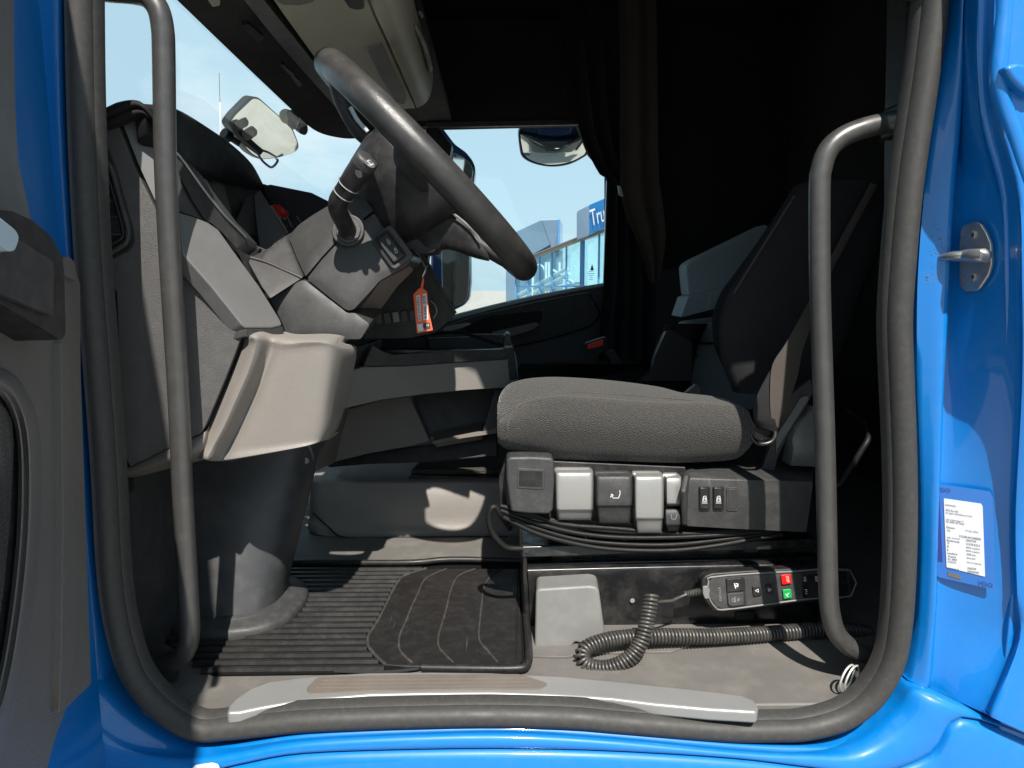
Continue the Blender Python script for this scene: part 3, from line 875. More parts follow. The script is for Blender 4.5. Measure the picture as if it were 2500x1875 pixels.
# dark arm rest housing with the release lever
ah = plate('arm_rest', [(-60, 505), (30, 514), (84, 539), (122, 572), (154, 628), (158, 675), (161, 818), (150, 833), (120, 812), (0, 740), (-60, 715)], plD, .05, m_black, dr, off=.045, r=8, bevel=.008, seg=3)
plate('arm_rest_face', [(-60, 560), (50, 588), (132, 640), (131, 770), (100, 760), (0, 716), (-60, 690)], plD, .01, m_dgrey, ah, off=.050, r=6, bevel=.003)
plate('release_lever', [(-30, 525), (0, 530), (40, 562), (48, 580), (38, 612), (25, 615), (0, 596), (-30, 580)], plD, .012, m_storage, dr, off=.066, r=8, bevel=.004, seg=3)
plate('lever_edge', [(-30, 590), (0, 598), (14, 612), (2, 618), (-30, 602)], plD, .006, m_lever, dr, off=.060, r=3, bevel=.002)
# speaker pod
pod = [(-80, 950), (10, 955), (40, 985), (54, 1040), (58, 1100), (50, 1280), (34, 1450), (10, 1640), (-80, 1800)]
plate('speaker_bezel', pod, plD, .025, m_black, dr, off=.016, r=14, bevel=.006, seg=3)
plate('speaker_grille', [(x - 24, y + (14 if y < 1000 else -14)) for x, y in pod], plD, .008, M('grille_mesh', (.03, .03, .031), .4, 0, ('holes', 190, 1.0, .003), .1, 10), dr, off=.022, r=12, bevel=.003)
sheet('trim_bolster', [[DX(-60, 880, .006), DX(40, 920, .006), DX(95, 1040, .006), DX(100, 1250, .006), DX(82, 1480, .006), DX(40, 1720, .006), DX(0, 1860, .006)],
                       [DX(-60, 905, .03), DX(28, 945, .03), DX(72, 1050, .03), DX(78, 1250, .03), DX(60, 1470, .03), DX(22, 1690, .03), DX(-30, 1840, .03)],
                       [DX(-60, 940, .024), DX(16, 962, .024), DX(57, 1060, .024), DX(60, 1250, .024), DX(44, 1450, .024), DX(10, 1660, .024), DX(-50, 1810, .024)]], m_doort, dr, -plD.n * .006, 5, 4)
# ================================================================ grab handles
H1 = thing('grab_handle', 'long dark grab handle beside the dashboard, at the front edge of the door opening', 'grab handle', PZ(440, 1620, ZF), 'grab handles in the door opening')
YH = 1.06
tube('bar', [P(200, -34, YH + .03), P(260, -24, YH), P(320, -19, YH), P(360, -8, YH), P(386, 22, YH), P(397, 70, YH), P(400, 140, YH), P(404, 400, YH), P(415, 620, YH), P(426, 801, YH), P(434, 930, YH), P(441, 1080, YH), P(446, 1200, YH + .002), P(453, 1330, YH), P(459, 1440, YH), P(463, 1540, YH), P(455, 1585, YH + .005), P(430, 1614, YH + .012), P(385, 1632, YH + .022), P(330, 1640, YH + .03)], .0152, m_handle, H1, 18, 4)
loft('mount_foot', [[P(x, y, YH + .03) for x, y in ((322, 1500), (368, 1560), (420, 1585), (438, 1640), (420, 1670), (330, 1680), (306, 1600))], [P(x, y, YH + .06) for x, y in ((318, 1500), (358, 1550), (410, 1580), (430, 1620), (420, 1650), (330, 1660), (306, 1590))]], m_dgrey, H1, 1, 3)
H2 = thing('grab_handle', 'shorter dark grab handle in front of the driver seat, bent in towards the rear pillar', 'grab handle', P(2134, 1603, YH), 'grab handles in the door opening')
tube('bar', [P(2196, 294, YH - .01), P(2160, 301, YH), P(2110, 313, YH), P(2060, 333, YH), P(2024, 364, YH), P(2006, 410, YH), P(2001, 470, YH), P(2002, 700, YH), P(2008, 900, YH), P(2014, 1076, YH), P(2018, 1250, YH), P(2022, 1430, YH), P(2028, 1500, YH), P(2044, 1548, YH), P(2078, 1582, YH), P(2120, 1600, YH), P(2160, 1606, YH + .006)], .0150, m_handle, H2, 18, 4)
box('mount_socket', P(2188, 297, YH + .01), (.02, .05, .045), m_black, H2, .005)

# ================================================================ dashboard
D = thing('dashboard', 'grey and beige dashboard with side air vent, instrument hood and knee panel', 'dashboard', PZ(560, 1500, ZF))
plE = Pl(P(300, 700, 1.105), P(310, 1130, 1.105), P(592, 810, 1.13))
ends = plate('end_panel', [(225, 330), (286, 297), (330, 410), (386, 523), (440, 613), (449, 622), (520, 706), (593, 795), (595, 803), (590, 822), (550, 925), (505, 1032), (492, 1057), (415, 1093), (317, 1140), (300, 1100), (285, 715), (250, 640), (225, 640)], plE, .05, m_leather, D, r=6, bevel=.003, seg=3)
plate('side_strip', [(296, 292), (331, 274), (366, 285), (385, 330), (410, 420), (434, 505), (436, 600), (392, 518), (340, 405)], Pl(P(300, 300, 1.112), P(390, 515, 1.118), P(400, 330, 1.135)), .04, m_lgrey, D, r=5, bevel=.004, seg=3)
vent = plate('air_vent', [(225, 350), (247, 347), (264, 360), (280, 402), (302, 480), (325, 560), (329, 592), (316, 612), (270, 634), (225, 640)], plE, .02, m_black, D, off=.003, r=8, bevel=.003)
# vent opening: raised rim round a dark duct with slats
def seg_tube(name, px, pl, off, r, mat, par, closed=False, sm=4):
    return tube(name, [pl(x, y, off) for x, y in px], r, mat, par, 8, sm, closed)
seg_tube('vent_rim', [(240, 398), (264, 400), (276, 425), (294, 490), (312, 556), (310, 588), (292, 604), (258, 622), (238, 628)], plE, .006, .0045, m_dgrey, vent)
seg_tube('vent_rim', [(246, 408), (258, 412), (266, 440), (284, 500), (300, 560), (298, 580), (280, 592), (255, 608)], plE, .005, .003, m_black, vent)
for (y, x1) in ((418, 264), (451, 272), (487, 281), (527, 293), (570, 303)):
    prism('slat', [plE(232, y, .006), plE(x1, y + 1, .006), plE(x1, y + 5, .006), plE(232, y + 4, .006)], V((0, .03, .012)), m_dgrey, vent, .0006)
# top cowl above the end panel and the long hood over the instruments
sheet('top_cowl', [[P(225, 306, 1.095), P(262, 297, 1.095), P(292, 287, 1.095), P(330, 272, 1.095), P(352, 280, 1.095), P(374, 302, 1.095)],
                   [P(225, 290, 1.082), P(258, 281, 1.082), P(289, 268, 1.082), P(326, 256, 1.082), P(350, 264, 1.082), P(377, 294, 1.082)],
                   [P(225, 274, 1.09), P(255, 265, 1.09), P(286, 251, 1.09), P(322, 244, 1.09), P(349, 252, 1.09), P(380, 288, 1.09)],
                   [P(225, 276, 1.14), P(255, 267, 1.14), P(286, 254, 1.14), P(322, 248, 1.14), P(350, 256, 1.14), P(384, 290, 1.14)],
                   [P(232, 290, 1.25), P(262, 280, 1.25), P(292, 268, 1.25), P(328, 262, 1.25), P(358, 272, 1.25), P(394, 306, 1.25)]], m_hood, D, V((.004, .004, -.010)), 3, 4)
sheet('instrument_hood', [[P(360, 330, 1.10), P(432, 378, 1.16), P(480, 415, 1.32), P(545, 440, 1.50), P(600, 470, 1.64), P(640, 470, 1.74)],
                          [P(356, 290, 1.09), P(424, 318, 1.15), P(490, 362, 1.31), P(560, 400, 1.49), P(612, 437, 1.63), P(645, 458, 1.74)],
                          [P(352, 258, 1.09), P(424, 266, 1.15), P(513, 318, 1.33), P(572, 360, 1.50), P(617, 404, 1.64), P(643, 451, 1.75)],
                          [P(330, 250, 1.12), P(424, 270, 1.2), P(508, 322, 1.38), P(567, 364, 1.55), P(612, 408, 1.68), P(639, 452, 1.78)]], m_hood, D, V((-.02, .01, -.008)), 4, 4)
# dash face under the cluster
face = plate('face_panel', [(436, 517), (470, 527), (508, 542), (534, 560), (568, 608), (635, 700), (684, 779), (690, 795), (664, 801), (602, 801), (591, 792), (520, 703), (446, 618)], Pl(P(446, 517, 1.125), P(600, 800, 1.122), P(685, 780, 1.20)), .03, m_lgrey, D, r=5, bevel=.0035, seg=4)
plate('side_fill', [(396, 330), (420, 350), (434, 380), (470, 440), (512, 540), (505, 541), (470, 526), (430, 514), (420, 470)], Pl(P(400, 340, 1.15), P(436, 516, 1.14), P(505, 540, 1.20)), .02, m_leather, D, r=2, bevel=.003)
plate('face_lip', [(600, 803), (664, 803), (690, 796), (694, 812), (676, 824), (600, 822)], Pl(P(600, 804, 1.121), P(690, 797, 1.20), P(640, 824, 1.150)), .03, m_dgrey, D, r=3, bevel=.003)
plate('dash_core', [(432, 380), (560, 470), (660, 450), (760, 470), (820, 500), (900, 560), (980, 700), (990, 800), (880, 845), (690, 845), (640, 760), (560, 640), (440, 520)], PlY(1.78), .03, m_curtain, D, vec=V((-.05, .30, 0)), bevel=.004)
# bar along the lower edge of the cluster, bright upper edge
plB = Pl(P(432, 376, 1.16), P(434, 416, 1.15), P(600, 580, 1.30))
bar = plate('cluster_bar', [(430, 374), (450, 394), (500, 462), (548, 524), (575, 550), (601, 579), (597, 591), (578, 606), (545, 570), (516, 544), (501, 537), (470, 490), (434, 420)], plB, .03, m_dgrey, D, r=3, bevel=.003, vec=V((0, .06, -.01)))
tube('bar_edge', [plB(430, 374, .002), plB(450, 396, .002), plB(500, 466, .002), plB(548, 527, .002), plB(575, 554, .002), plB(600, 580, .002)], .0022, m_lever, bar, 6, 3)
# cluster face: screen strips and the grey bezels
plC = Pl(P(470, 400, 1.42), P(575, 545, 1.44), P(640, 470, 1.72))
cl = plate('instrument_cluster', [(452, 372), (540, 430), (600, 462), (640, 462), (640, 600), (600, 610), (560, 560), (470, 440)], plC, .02, m_black, D, bevel=.002)
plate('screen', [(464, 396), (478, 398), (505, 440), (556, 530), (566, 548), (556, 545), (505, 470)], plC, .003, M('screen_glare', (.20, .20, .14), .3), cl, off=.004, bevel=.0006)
plate('screen', [(484, 404), (520, 428), (548, 455), (562, 505), (573, 540), (566, 540), (530, 480)], plC, .003, m_screen, cl, off=.004, bevel=.0006)
plate('bezel', [(573, 549), (588, 512), (602, 481), (619, 475), (624, 520), (630, 572), (632, 602), (602, 586)], Pl(P(573, 549, 1.42), P(619, 475, 1.56), P(631, 602, 1.50)), .01, m_leather, cl, r=3, bevel=.003, vec=V((-.01, .03, 0)))
plate('bezel', [(621, 476), (635, 464), (662, 508), (699, 571), (690, 590), (653, 613), (634, 603), (629, 566), (624, 520)], Pl(P(621, 476, 1.56), P(699, 571, 1.46), P(634, 603, 1.47)), .01, m_lgrey, cl, r=3, bevel=.003, vec=V((-.01, .03, 0)))
tube('trim_line', [P(662, 504, 1.52), P(682, 537, 1.49), P(701, 568, 1.455)], .0026, m_lever, cl, 6, 1)
tube('trim_line', [P(593, 588, 1.34), P(620, 600, 1.38), P(652, 613, 1.42)], .002, m_lever, cl, 6, 1)
plate('lower_channel', [(575, 606), (594, 590), (652, 615), (642, 634), (612, 628), (607, 645), (616, 680), (650, 730), (640, 740)], PlY(1.40), .02, m_black, D, vec=V((0, .03, 0)))
# far dash top and hazard panel
sheet('dash_top', [[P(640, 448, 1.78), P(700, 466, 2.0), P(800, 500, 2.4), P(860, 515, 2.75), P(960, 560, 3.05)],
                   [P(636, 500, 1.74), P(720, 520, 1.85), P(800, 560, 2.1), P(900, 600, 2.4), P(1000, 640, 2.9)],
                   [P(650, 620, 1.74), P(740, 660, 1.85), P(830, 720, 2.1), P(950, 760, 2.4), P(1040, 800, 2.9)]], m_hood, D, V((-.25, .0, -.02)), 2, 3)
plHz = Pl(P(655, 500, 1.66), P(720, 560, 1.66), P(760, 500, 1.78))
hz = plate('hazard_switch', [(662, 500), (672, 498), (683, 499), (700, 512), (708, 522), (704, 527), (690, 526), (678, 521)], plHz, .012, m_red, D, off=.012, r=3, bevel=.002)
strokes('warning_triangle', [[(688, 508), (695, 518), (687, 517), (688, 508)]], plHz, m_icon, hz, .9, .0125)
for (a, b) in (((683, 524), (690, 546)), ((702, 530), (716, 552)), ((724, 528), (738, 540))):
    prism('rocker_switch', [plHz(a[0] + 3, a[1] + 3, .006), plHz(a[0] + 20, a[1] + 7, .006), plHz(b[0] + 16, b[1] + 7, .006), plHz(b[0] - 2, b[1], .006)], V((-.01, .02, 0)), m_dgrey, D, .001)
    tube('switch_edge', [plHz(a[0], a[1], .008), plHz(b[0] - 3, b[1] + 2, .008)], .0014, m_icond, D, 6, 1)
text('lettering', '69', plHz(692, 536, .008), plHz(700, 537, .008), plHz.n, m_icon, D, lift=.0004)

# knee panel: two padded beige bolsters with a groove between
rowsK = []
for (y, e, c1, gr, c2, fl, rt, en) in [
    (808, (597, 822), (622, 819), (664, 826), (700, 833), (780, 832), (822, 838), (836, 842)),
    (840, (591, 845), (625, 842), (660, 852), (690, 858), (785, 848), (829, 856), (862, 850)),
    (900, (567, 905), (608, 902), (640, 912), (668, 918), (780, 908), (823, 910), (856, 905)),
    (980, (532, 985), (572, 985), (606, 990), (640, 995), (768, 985), (812, 982), (840, 978)),
    (1040, (506, 1042), (545, 1045), (578, 1050), (615, 1055), (755, 1040), (805, 1034), (824, 1030)),
    (1090, (485, 1080), (520, 1092), (552, 1098), (592, 1098), (745, 1080), (796, 1066), (810, 1062)),
    (1128, (470, 1118), (506, 1124), (540, 1126), (580, 1121), (738, 1091), (788, 1077), (800, 1074))]:
    rowsK.append([P(*e, 1.145), P(*c1, 1.118), P(*gr, 1.152), P(*c2, 1.138), P(*fl, 1.135), P(*rt, 1.165), P(*en, 1.25)])
top = [p + V((-.004, .05, .006)) for p in rowsK[0]]
sheet('knee_panel', [top] + rowsK + [[p + V((0, .06, -.004)) for p in rowsK[-1]]], m_beige, D, V((0, .03, 0)), 4, 5)
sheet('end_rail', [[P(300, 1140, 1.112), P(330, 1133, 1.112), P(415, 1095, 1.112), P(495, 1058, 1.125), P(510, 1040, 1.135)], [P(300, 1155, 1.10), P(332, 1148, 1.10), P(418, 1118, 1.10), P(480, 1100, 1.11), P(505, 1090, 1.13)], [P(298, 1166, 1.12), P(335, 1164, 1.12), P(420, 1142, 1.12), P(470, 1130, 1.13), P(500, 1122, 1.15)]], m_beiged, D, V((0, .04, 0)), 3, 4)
m_colm = M('column_trim', (.032, .033, .036), .5, 0, ('noise', 700, .2, .0004), .12, 8, (DUST, .08, 25), scratch=.25)
# column of trim down to the floor, with its foot
def ering(xl, xr, y, yc, ry, n=14):
    a, b = P(xl, y, yc), P(xr, y, yc)
    c = (a + b) / 2
    rx = (b - a).length / 2
    return [V((c.x + rx * math.copysign(abs(math.cos(t)) ** .8, math.cos(t)), c.y - ry * math.copysign(abs(math.sin(t)) ** .8, math.sin(t)), c.z)) for t in [2 * math.pi * k / n for k in range(n)]]
loft('trim_column', [ering(330, 792, 1050, 1.48, .12), ering(345, 775, 1110, 1.46, .12), ering(385, 755, 1200, 1.43, .12), ering(420, 722, 1330, 1.39, .11), ering(445, 696, 1440, 1.355, .10), ering(455, 690, 1500, 1.34, .098)], m_colm, D, 3, 3)
loft('column_boot', [ering(448, 697, 1452, 1.345, .104), ering(442, 703, 1456, 1.345, .109), ering(434, 730, 1462, 1.345, .121), ering(429, 743, 1470, 1.345, .130), ering(429, 743, 1496, 1.345, .130)], m_dgrey, D, 2, 3)
disc('push_clip', P(746, 1124, 1.41), (.3, -1, 0), .007, .004, m_bracket, D, 12)
for i in range(5):
    prism('floor_duct_slat', [P(322 + i * 22, 1225, 1.3), P(334 + i * 22, 1222, 1.3), P(330 + i * 22, 1260, 1.3), P(318 + i * 22, 1264, 1.3)], V((0, .03, 0)), m_black, D, .001)

# ================================================================ steering column
SC = thing('steering_column', 'dark grey steering column shroud with wiper stalk and door lock switch', 'steering column', P(800, 826, 1.32))
# the shroud is made of shells that meet at seams
plA = Pl(P(610, 640, 1.27), P(745, 681, 1.265), P(700, 575, 1.33))
dome('shroud_shell', [(607, 640), (613, 627), (640, 633), (651, 615), (672, 592), (698, 575), (703, 590), (722, 632), (741, 677), (730, 683), (660, 728), (640, 700)], plA, .1, m_shroud, SC, r=4, h=.003, w=20, vec=V((0, .14, .03)))
tube('shell_ridge', [plA(612, 629, .001), plA(650, 640, .002), plA(700, 662, .002), plA(738, 679, .001)], .003, m_shroud, SC, 8, 3)
plB2 = Pl(P(745, 676, 1.262), P(700, 575, 1.325), P(905, 515, 1.285))
dome('shroud_shell', [(704, 577), (730, 548), (765, 524), (800, 503), (840, 480), (886, 478), (911, 514), (880, 540), (850, 563), (822, 588), (785, 628), (746, 675), (724, 628)], plB2, .1, m_shroud, SC, r=5, h=.006, w=26, vec=V((-.03, .13, .01)))
plC2 = Pl(P(745, 680, 1.262), P(912, 520, 1.285), P(990, 645, 1.262))
shc = dome('shroud_shell', [(749, 681), (787, 633), (824, 593), (852, 567), (882, 544), (914, 520), (934, 556), (970, 590), (1004, 618), (1002, 640), (975, 658), (926, 686), (900, 716), (862, 757), (846, 758), (800, 722)], plC2, .1, m_shroud, SC, r=9, h=.0055, w=16, vec=V((.0, .15, .0)))
plD2 = Pl(P(742, 685, 1.258), P(850, 768, 1.250), P(700, 800, 1.245))
dome('shroud_shell', [(662, 731), (731, 686), (744, 684), (800, 728), (848, 764), (866, 764), (903, 792), (880, 828), (700, 828), (694, 800)], plD2, .1, m_shroud, SC, r=6, h=.005, w=22, vec=V((.0, .14, .02)))
plate('shroud_underside', [(866, 764), (905, 716), (930, 690), (1000, 648), (1010, 660), (970, 700), (905, 790)], Pl(P(866, 762, 1.30), P(1004, 645, 1.32), P(905, 790, 1.42)), .02, m_beiged, SC, r=3, bevel=.003)
# stalk
disc('stalk_collar', plC2(851, 564,   .006), plC2.n, .0285, .006, m_shroud, SC, 28, .002)
disc('stalk_collar', plC2(851, 564, .012), plC2.n, .0215, .004, m_dgrey, SC, 28, .0015)
stalk = tube('wiper_stalk', [plC2(853, 572, .008), plC2(848, 560, .018), plC2(838, 540, .045), plC2(826, 515, .075), plC2(826, 492, .095), plC2(845, 462, .110), plC2(868, 428, .125), plC2(888, 400, .137)], [.0155, .0155, .0150, .0150, .0160, .0165, .0185, .0190], m_black, SC, 20, 5)
ux = (plC2(888, 400, .137) - plC2(868, 428, .125)).normalized()
tip = loft('stalk_tip', [[plC2(888, 400, .137) + ux * d + (ux.orthogonal().normalized() * math.cos(t) + ux.cross(ux.orthogonal().normalized()) * math.sin(t)) * r for t in [2 * math.pi * k / 16 for k in range(16)]] for d, r in ((-.004, .0195), (.006, .0200), (.011, .0185), (.0135, .015))], m_dgrey, stalk, 2, 1)
for (a, b, k) in ((838, 474, .1045), (851, 452, .1145)):
    cc = plC2(a, b, k)
    n2 = ux
    u2 = n2.orthogonal().normalized(); v2 = n2.cross(u2)
    tube('stalk_ring', [cc + (u2 * math.cos(2 * math.pi * i / 20) + v2 * math.sin(2 * math.pi * i / 20)) * (.0172 if a < 845 else .0182) for i in range(20)], .0010, m_icond, stalk, 6, 1, True)
plT = PlN(plC2(896, 390, .139) + ux * .010, ux * .7 + V((0, -.7, .1)))
plate('wash_button', [(889, 390), (904, 388), (917, 402), (915, 410), (903, 409), (890, 398)], plT, .004, m_dgrey, stalk, off=.006, r=3, bevel=.001)
strokes('icon', [[(896, 393), (901, 397), (906, 402), (911, 401)], [(899, 402), (906, 404), (911, 399)], [(898, 392), (902, 391)]], plT, m_icon, stalk, 1.0, .0066)
plate('stalk_recess', [(868, 402), (876, 400), (884, 420), (884, 434), (874, 436), (866, 424)], PlN(plC2(875, 418, .130) - plC2.n * .0, plC2.n), .004, m_curtain, stalk, off=.0185, r=5, bevel=.001)
# lock switch, long side running down to the right
def rot_rect(cx, cy, hl, hw, ang):
    c, s = math.cos(ang), math.sin(ang)
    return [(cx + a * c - b * s, cy + a * s + b * c) for a, b in ((-hl, -hw), (hl, -hw), (hl, hw), (-hl, hw))]
an = math.atan2(230, 170)
plate('switch_surround', rot_rect(957, 603, 49, 32, an), plC2, .008, m_shroud, SC, off=.0125, r=13, bevel=.003, seg=3)
plate('switch_well', rot_rect(952, 604, 41, 23, an), plC2, .004, m_curtain, SC, off=.0132, r=9, bevel=.0004)
lk = plate('lock_switch', rot_rect(953, 604, 36, 17, an), plC2, .008, m_black, SC, off=.0185, r=6, bevel=.003, seg=3)
strokes('icon', [[(946, 589), (951, 588), (953, 595), (948, 596), (946, 589)], [(945, 588), (944, 585), (947, 583)]], plC2, m_icon, lk, .9, .0192)
strokes('icon', [[(963, 610), (968, 609), (971, 616), (966, 618), (963, 610)], [(963, 609), (963, 606), (966, 605), (967, 608)]], plC2, m_icon, lk, .9, .0192)

# switch panel beside the column, seen edge on, with buttons below
sp = thing('switch_panel', 'black centre switch panel seen edge on between the column and the passenger side mirror', 'switch panel', P(1040, 826, 1.62))
plate('panel', [(1000, 600), (1012, 592), (1050, 650), (1078, 702), (1114, 764), (1102, 780), (1064, 812), (1000, 826), (890, 828), (860, 790), (930, 700)], PlY(1.58), .05, m_black, sp, r=4, bevel=.004, vec=V((-.06, .30, 0)))
plP = PlY(1.575)
for i in range(6):
    x = 915 + i * 21
    prism('button', [plP(x, 768 - i * 2.5, .004), plP(x + 15, 765 - i * 2.5, .004), plP(x + 19, 790 - i * 2.5, .004), plP(x + 4, 793 - i * 2.5, .004)], V((0, .015, 0)), m_dgrey if i != 2 else m_bracket, sp, .001)
tube('panel_edge', [plP(1011, 592, .003), plP(1050, 650, .003), plP(1077, 703, .003), plP(1113, 765, .003)], .0028, m_dgrey, sp, 8, 3)
tube('bare_wire', [plP(1052, 735, .004), plP(1062, 745, .012), plP(1066, 762, .012), plP(1058, 778, .004)], .0016, m_icond, sp, 6, 4)
for (a, b) in (((1008, 602), (1028, 640)), ((1016, 612), (1040, 655))):
    tube('panel_trim', [P(*a, 1.50), P(*b, 1.50)], .002, m_lever, sp, 6, 1)

# key tag hanging from the ignition
plG = Pl(P(1010, 718, 1.42), P(1044, 712, 1.425), P(1020, 812, 1.41))
kt = thing('key_tag', 'orange key tag with handwritten paper strips, hanging under the steering column', 'key tag', P(1036, 812, 1.42))
plate('tag', [(1024, 703), (1032, 703), (1043, 712), (1047, 760), (1057, 806), (1018, 814), (1013, 760), (1009, 719)], plG, .0016, m_orange, kt, r=2, bevel=.0004)
plate('tag_loop', [(1026, 706), (1031, 682), (1035, 676), (1035, 690), (1032, 706)], plG, .0016, m_orange, kt, off=.002, r=1, bevel=.0003)
plate('paper_strip', [(1016, 722), (1025, 720), (1029, 782), (1021, 784)], plG, .0004, m_paper, kt, off=.0006, bevel=0)
plate('paper_strip', [(1031, 718), (1041, 716), (1046, 780), (1034, 782)], plG, .0004, m_paper, kt, off=.0006, bevel=0)
plate('paper_strip', [(1019, 792), (1032, 790), (1034, 807), (1021, 809)], plG, .0004, m_paper, kt, off=.0006, bevel=0)
plate('black_label', [(1032, 791), (1040, 788), (1049, 786), (1052, 802), (1040, 804), (1033, 801)], plG, .0004, m_ink, kt, off=.0009, r=3, bevel=0)
text('lettering', 'EX JANSEN', plG(1027, 780, .001), plG(1023, 726, .001), plG.n, m_ink, kt, height=.0055)
text('lettering', 'R500 305', plG(1044, 777, .001), plG(1038, 722, .001), plG.n, m_ink, kt, height=.0055)
text('lettering', 'N', plG(1042, 797, .0014), plG(1047, 796, .0014), plG.n, m_white, kt)
for k in range(3):
    c = plG(1036, 668, -.004)
    tube('key_ring', [c + V((.012 * math.cos(t) * .35, .012 * math.sin(t), .012 * math.cos(t))) + V((.001 * k, 0, .002 * k)) for t in [2 * math.pi * i / 20 for i in range(20)]], .0009, m_steel, kt, 6, 1, True)

# ================================================================ steering wheel
WC = P(1052, 419, 1.38)
tA = math.radians(45.4)
wu = V((math.cos(tA), 0, -math.sin(tA)))
wv = V((0, 1, 0))
wnm = V((math.sin(tA), 0, math.cos(tA)))
SW = thing('steering_wheel', 'large black steering wheel seen edge on, tilted in front of the far window', 'steering wheel', WC)
RM, rm = .250, .0255
rim_path = [WC + (wu * math.cos(t) + wv * math.sin(t)) * RM for t in [2 * math.pi * k / 72 for k in range(72)]]
tube('rim', rim_path, rm, m_handle if False else M('wheel_leather', (.026, .025, .025), .34, 0, ('leather', 520, .25, .0004), .12, 9, (DUST, .10, 18)), SW, 22, 1, True)
def WP(u, v, n): return WC + wu * u + wv * v + wnm * n
# hub behind the rim, tapering to the column
def hring(u0, u1, vw, n, k=14):
    c, r = (u0 + u1) / 2, (u1 - u0) / 2
    return [WP(c + r * math.copysign(abs(math.cos(t)) ** .7, math.cos(t)), vw * math.copysign(abs(math.sin(t)) ** .7, math.sin(t)), n) for t in [2 * math.pi * i / k for i in range(k)]]
loft('hub_cover', [hring(-.115, .095, .10, -.005), hring(-.12, .10, .105, -.025), hring(-.112, .085, .10, -.075), hring(-.075, .07, .08, -.12), hring(-.06, .055, .07, -.15)], m_black, SW, 3, 3)
def spoke(name, pts, w0, w1, mat):
    rings = []
    for i, (u, v, n) in enumerate(pts):
        t = i / (len(pts) - 1)
        wdt = w0 + (w1 - w0) * t
        rings.append([WP(u + a * wdt, v + b * wdt * .0 + b * .035, n + c) for a, b, c in ((0, -1, -.012), (0, -1, .008), (0, 0, .012), (0, 1, .008), (0, 1, -.012), (0, 0, -.018))])
    return loft(name, rings, mat, SW, 3, 2)
spoke('spoke', [(.06, 0, -.045), (.12, 0, -.038), (.18, 0, -.022), (.222, 0, -.010), (.246, 0, 0)], 1, .6, m_dgrey)
spoke('spoke', [(-.06, 0, -.03), (-.14, 0, -.040), (-.20, 0, -.026), (-.246, 0, 0)], 1, .7, m_dgrey)
for s in (-1, 1):
    rings = [[WP(a + .0, s * (v), n + c) for a, c in ((-.03, -.012), (.03, -.012), (.03, .008), (-.03, .008))] for v, n in ((.09, -.03), (.15, -.026), (.21, -.014), (.248, 0))]
    loft('spoke', rings, m_dgrey, SW, 3, 2)
m_hub = M('hub_plastic', (.022, .023, .025), .5, 0, ('noise', 700, .2, .0004), .08, 9, spec=.4)
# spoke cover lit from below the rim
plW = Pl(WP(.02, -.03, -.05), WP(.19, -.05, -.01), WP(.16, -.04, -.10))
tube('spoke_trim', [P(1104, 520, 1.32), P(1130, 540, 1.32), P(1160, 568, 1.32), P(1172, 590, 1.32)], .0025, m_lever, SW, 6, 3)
dome('spoke_cover', [(1103, 523), (1142, 553), (1166, 590), (1192, 620), (1196, 636), (1160, 628), (1100, 607), (1080, 604), (1040, 621), (1010, 600), (985, 570), (1000, 540), (1060, 520)], Pl(P(1103, 523, 1.33), P(1190, 620, 1.33), P(1050, 615, 1.35)), .03, m_black, SW, r=8, h=.012, vec=V((0, .06, 0)))
dome('hub_shell', [(848, 412), (852, 396), (880, 352), (900, 322), (934, 322), (980, 360), (1030, 420), (1052, 470), (1046, 520), (1000, 545), (975, 536), (938, 512), (905, 490), (875, 458), (852, 428)], Pl(P(848, 408, 1.335), P(934, 330, 1.335), P(980, 535, 1.325)), .03, m_hub, SW, r=16, h=.03, vec=V((0, .08, 0)))

plate('column_neck', [(905, 488), (940, 512), (980, 534), (1040, 515), (1100, 522), (1095, 560), (1060, 615), (1030, 620), (1000, 608), (935, 556), (912, 520)], PlY(1.345), .03, m_black, SW, r=8, bevel=.010, seg=3, vec=V((0, .12, 0)))
plate('upper_spoke', [(826, 226), (850, 262), (870, 284), (905, 318), (936, 330), (915, 330), (888, 352), (872, 340), (860, 300), (842, 262)], PlY(1.36), .03, m_black, SW, r=5, bevel=.006, seg=3, vec=V((0, .05, 0)))
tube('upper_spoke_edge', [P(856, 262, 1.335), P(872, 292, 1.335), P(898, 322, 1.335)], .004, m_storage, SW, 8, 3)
plate('wheel_button', [(1028, 436), (1036, 430), (1050, 446), (1060, 460), (1048, 462), (1034, 452)], PlY(1.30), .02, m_bracket, SW, r=4, bevel=.003)
# ================================================================ centre console beyond the column
CC = thing('centre_console', 'beige storage console with black open tray on top, between the seats', 'console', P(1060, 1120, 1.86))
YT = 1.70
plY1 = Pl(P(888, 880, 1.66), P(1240, 865, 1.74), P(1240, 930, 1.74))
plate('tray_lip', [(888, 894), (910, 841), (930, 856), (960, 866), (985, 864), (1100, 857), (1222, 853), (1244, 850), (1250, 860), (1240, 876), (1100, 885), (985, 893)], plY1, .03, m_black, CC, r=4, bevel=.005, off=.012)
plate('fascia', [(850, 922), (858, 905), (890, 896), (985, 894), (1100, 886), (1238, 877), (1254, 862), (1261, 870), (1266, 925), (1234, 946), (1130, 953), (1036, 962), (930, 976), (834, 999)], plY1, .05, m_beige, CC, r=5, bevel=.006, seg=3, vec=V((0, .10, 0)))
box('tray_floor', (P(1060, 850, 1.85).x, 1.90, P(1060, 872, 1.80).z), (.40, .26, .01), m_black, CC, .003)
plate('tray_back', [(900, 830), (1062, 812), (1150, 816), (1232, 816), (1240, 860), (900, 870)], PlY(2.02), .02, m_dgrey, CC, bevel=.004)
plate('tray_pad', [(1045, 826), (1160, 822), (1228, 846), (1225, 852), (1050, 860)], PlY(1.98), .02, m_shroud, CC, r=4, bevel=.004)
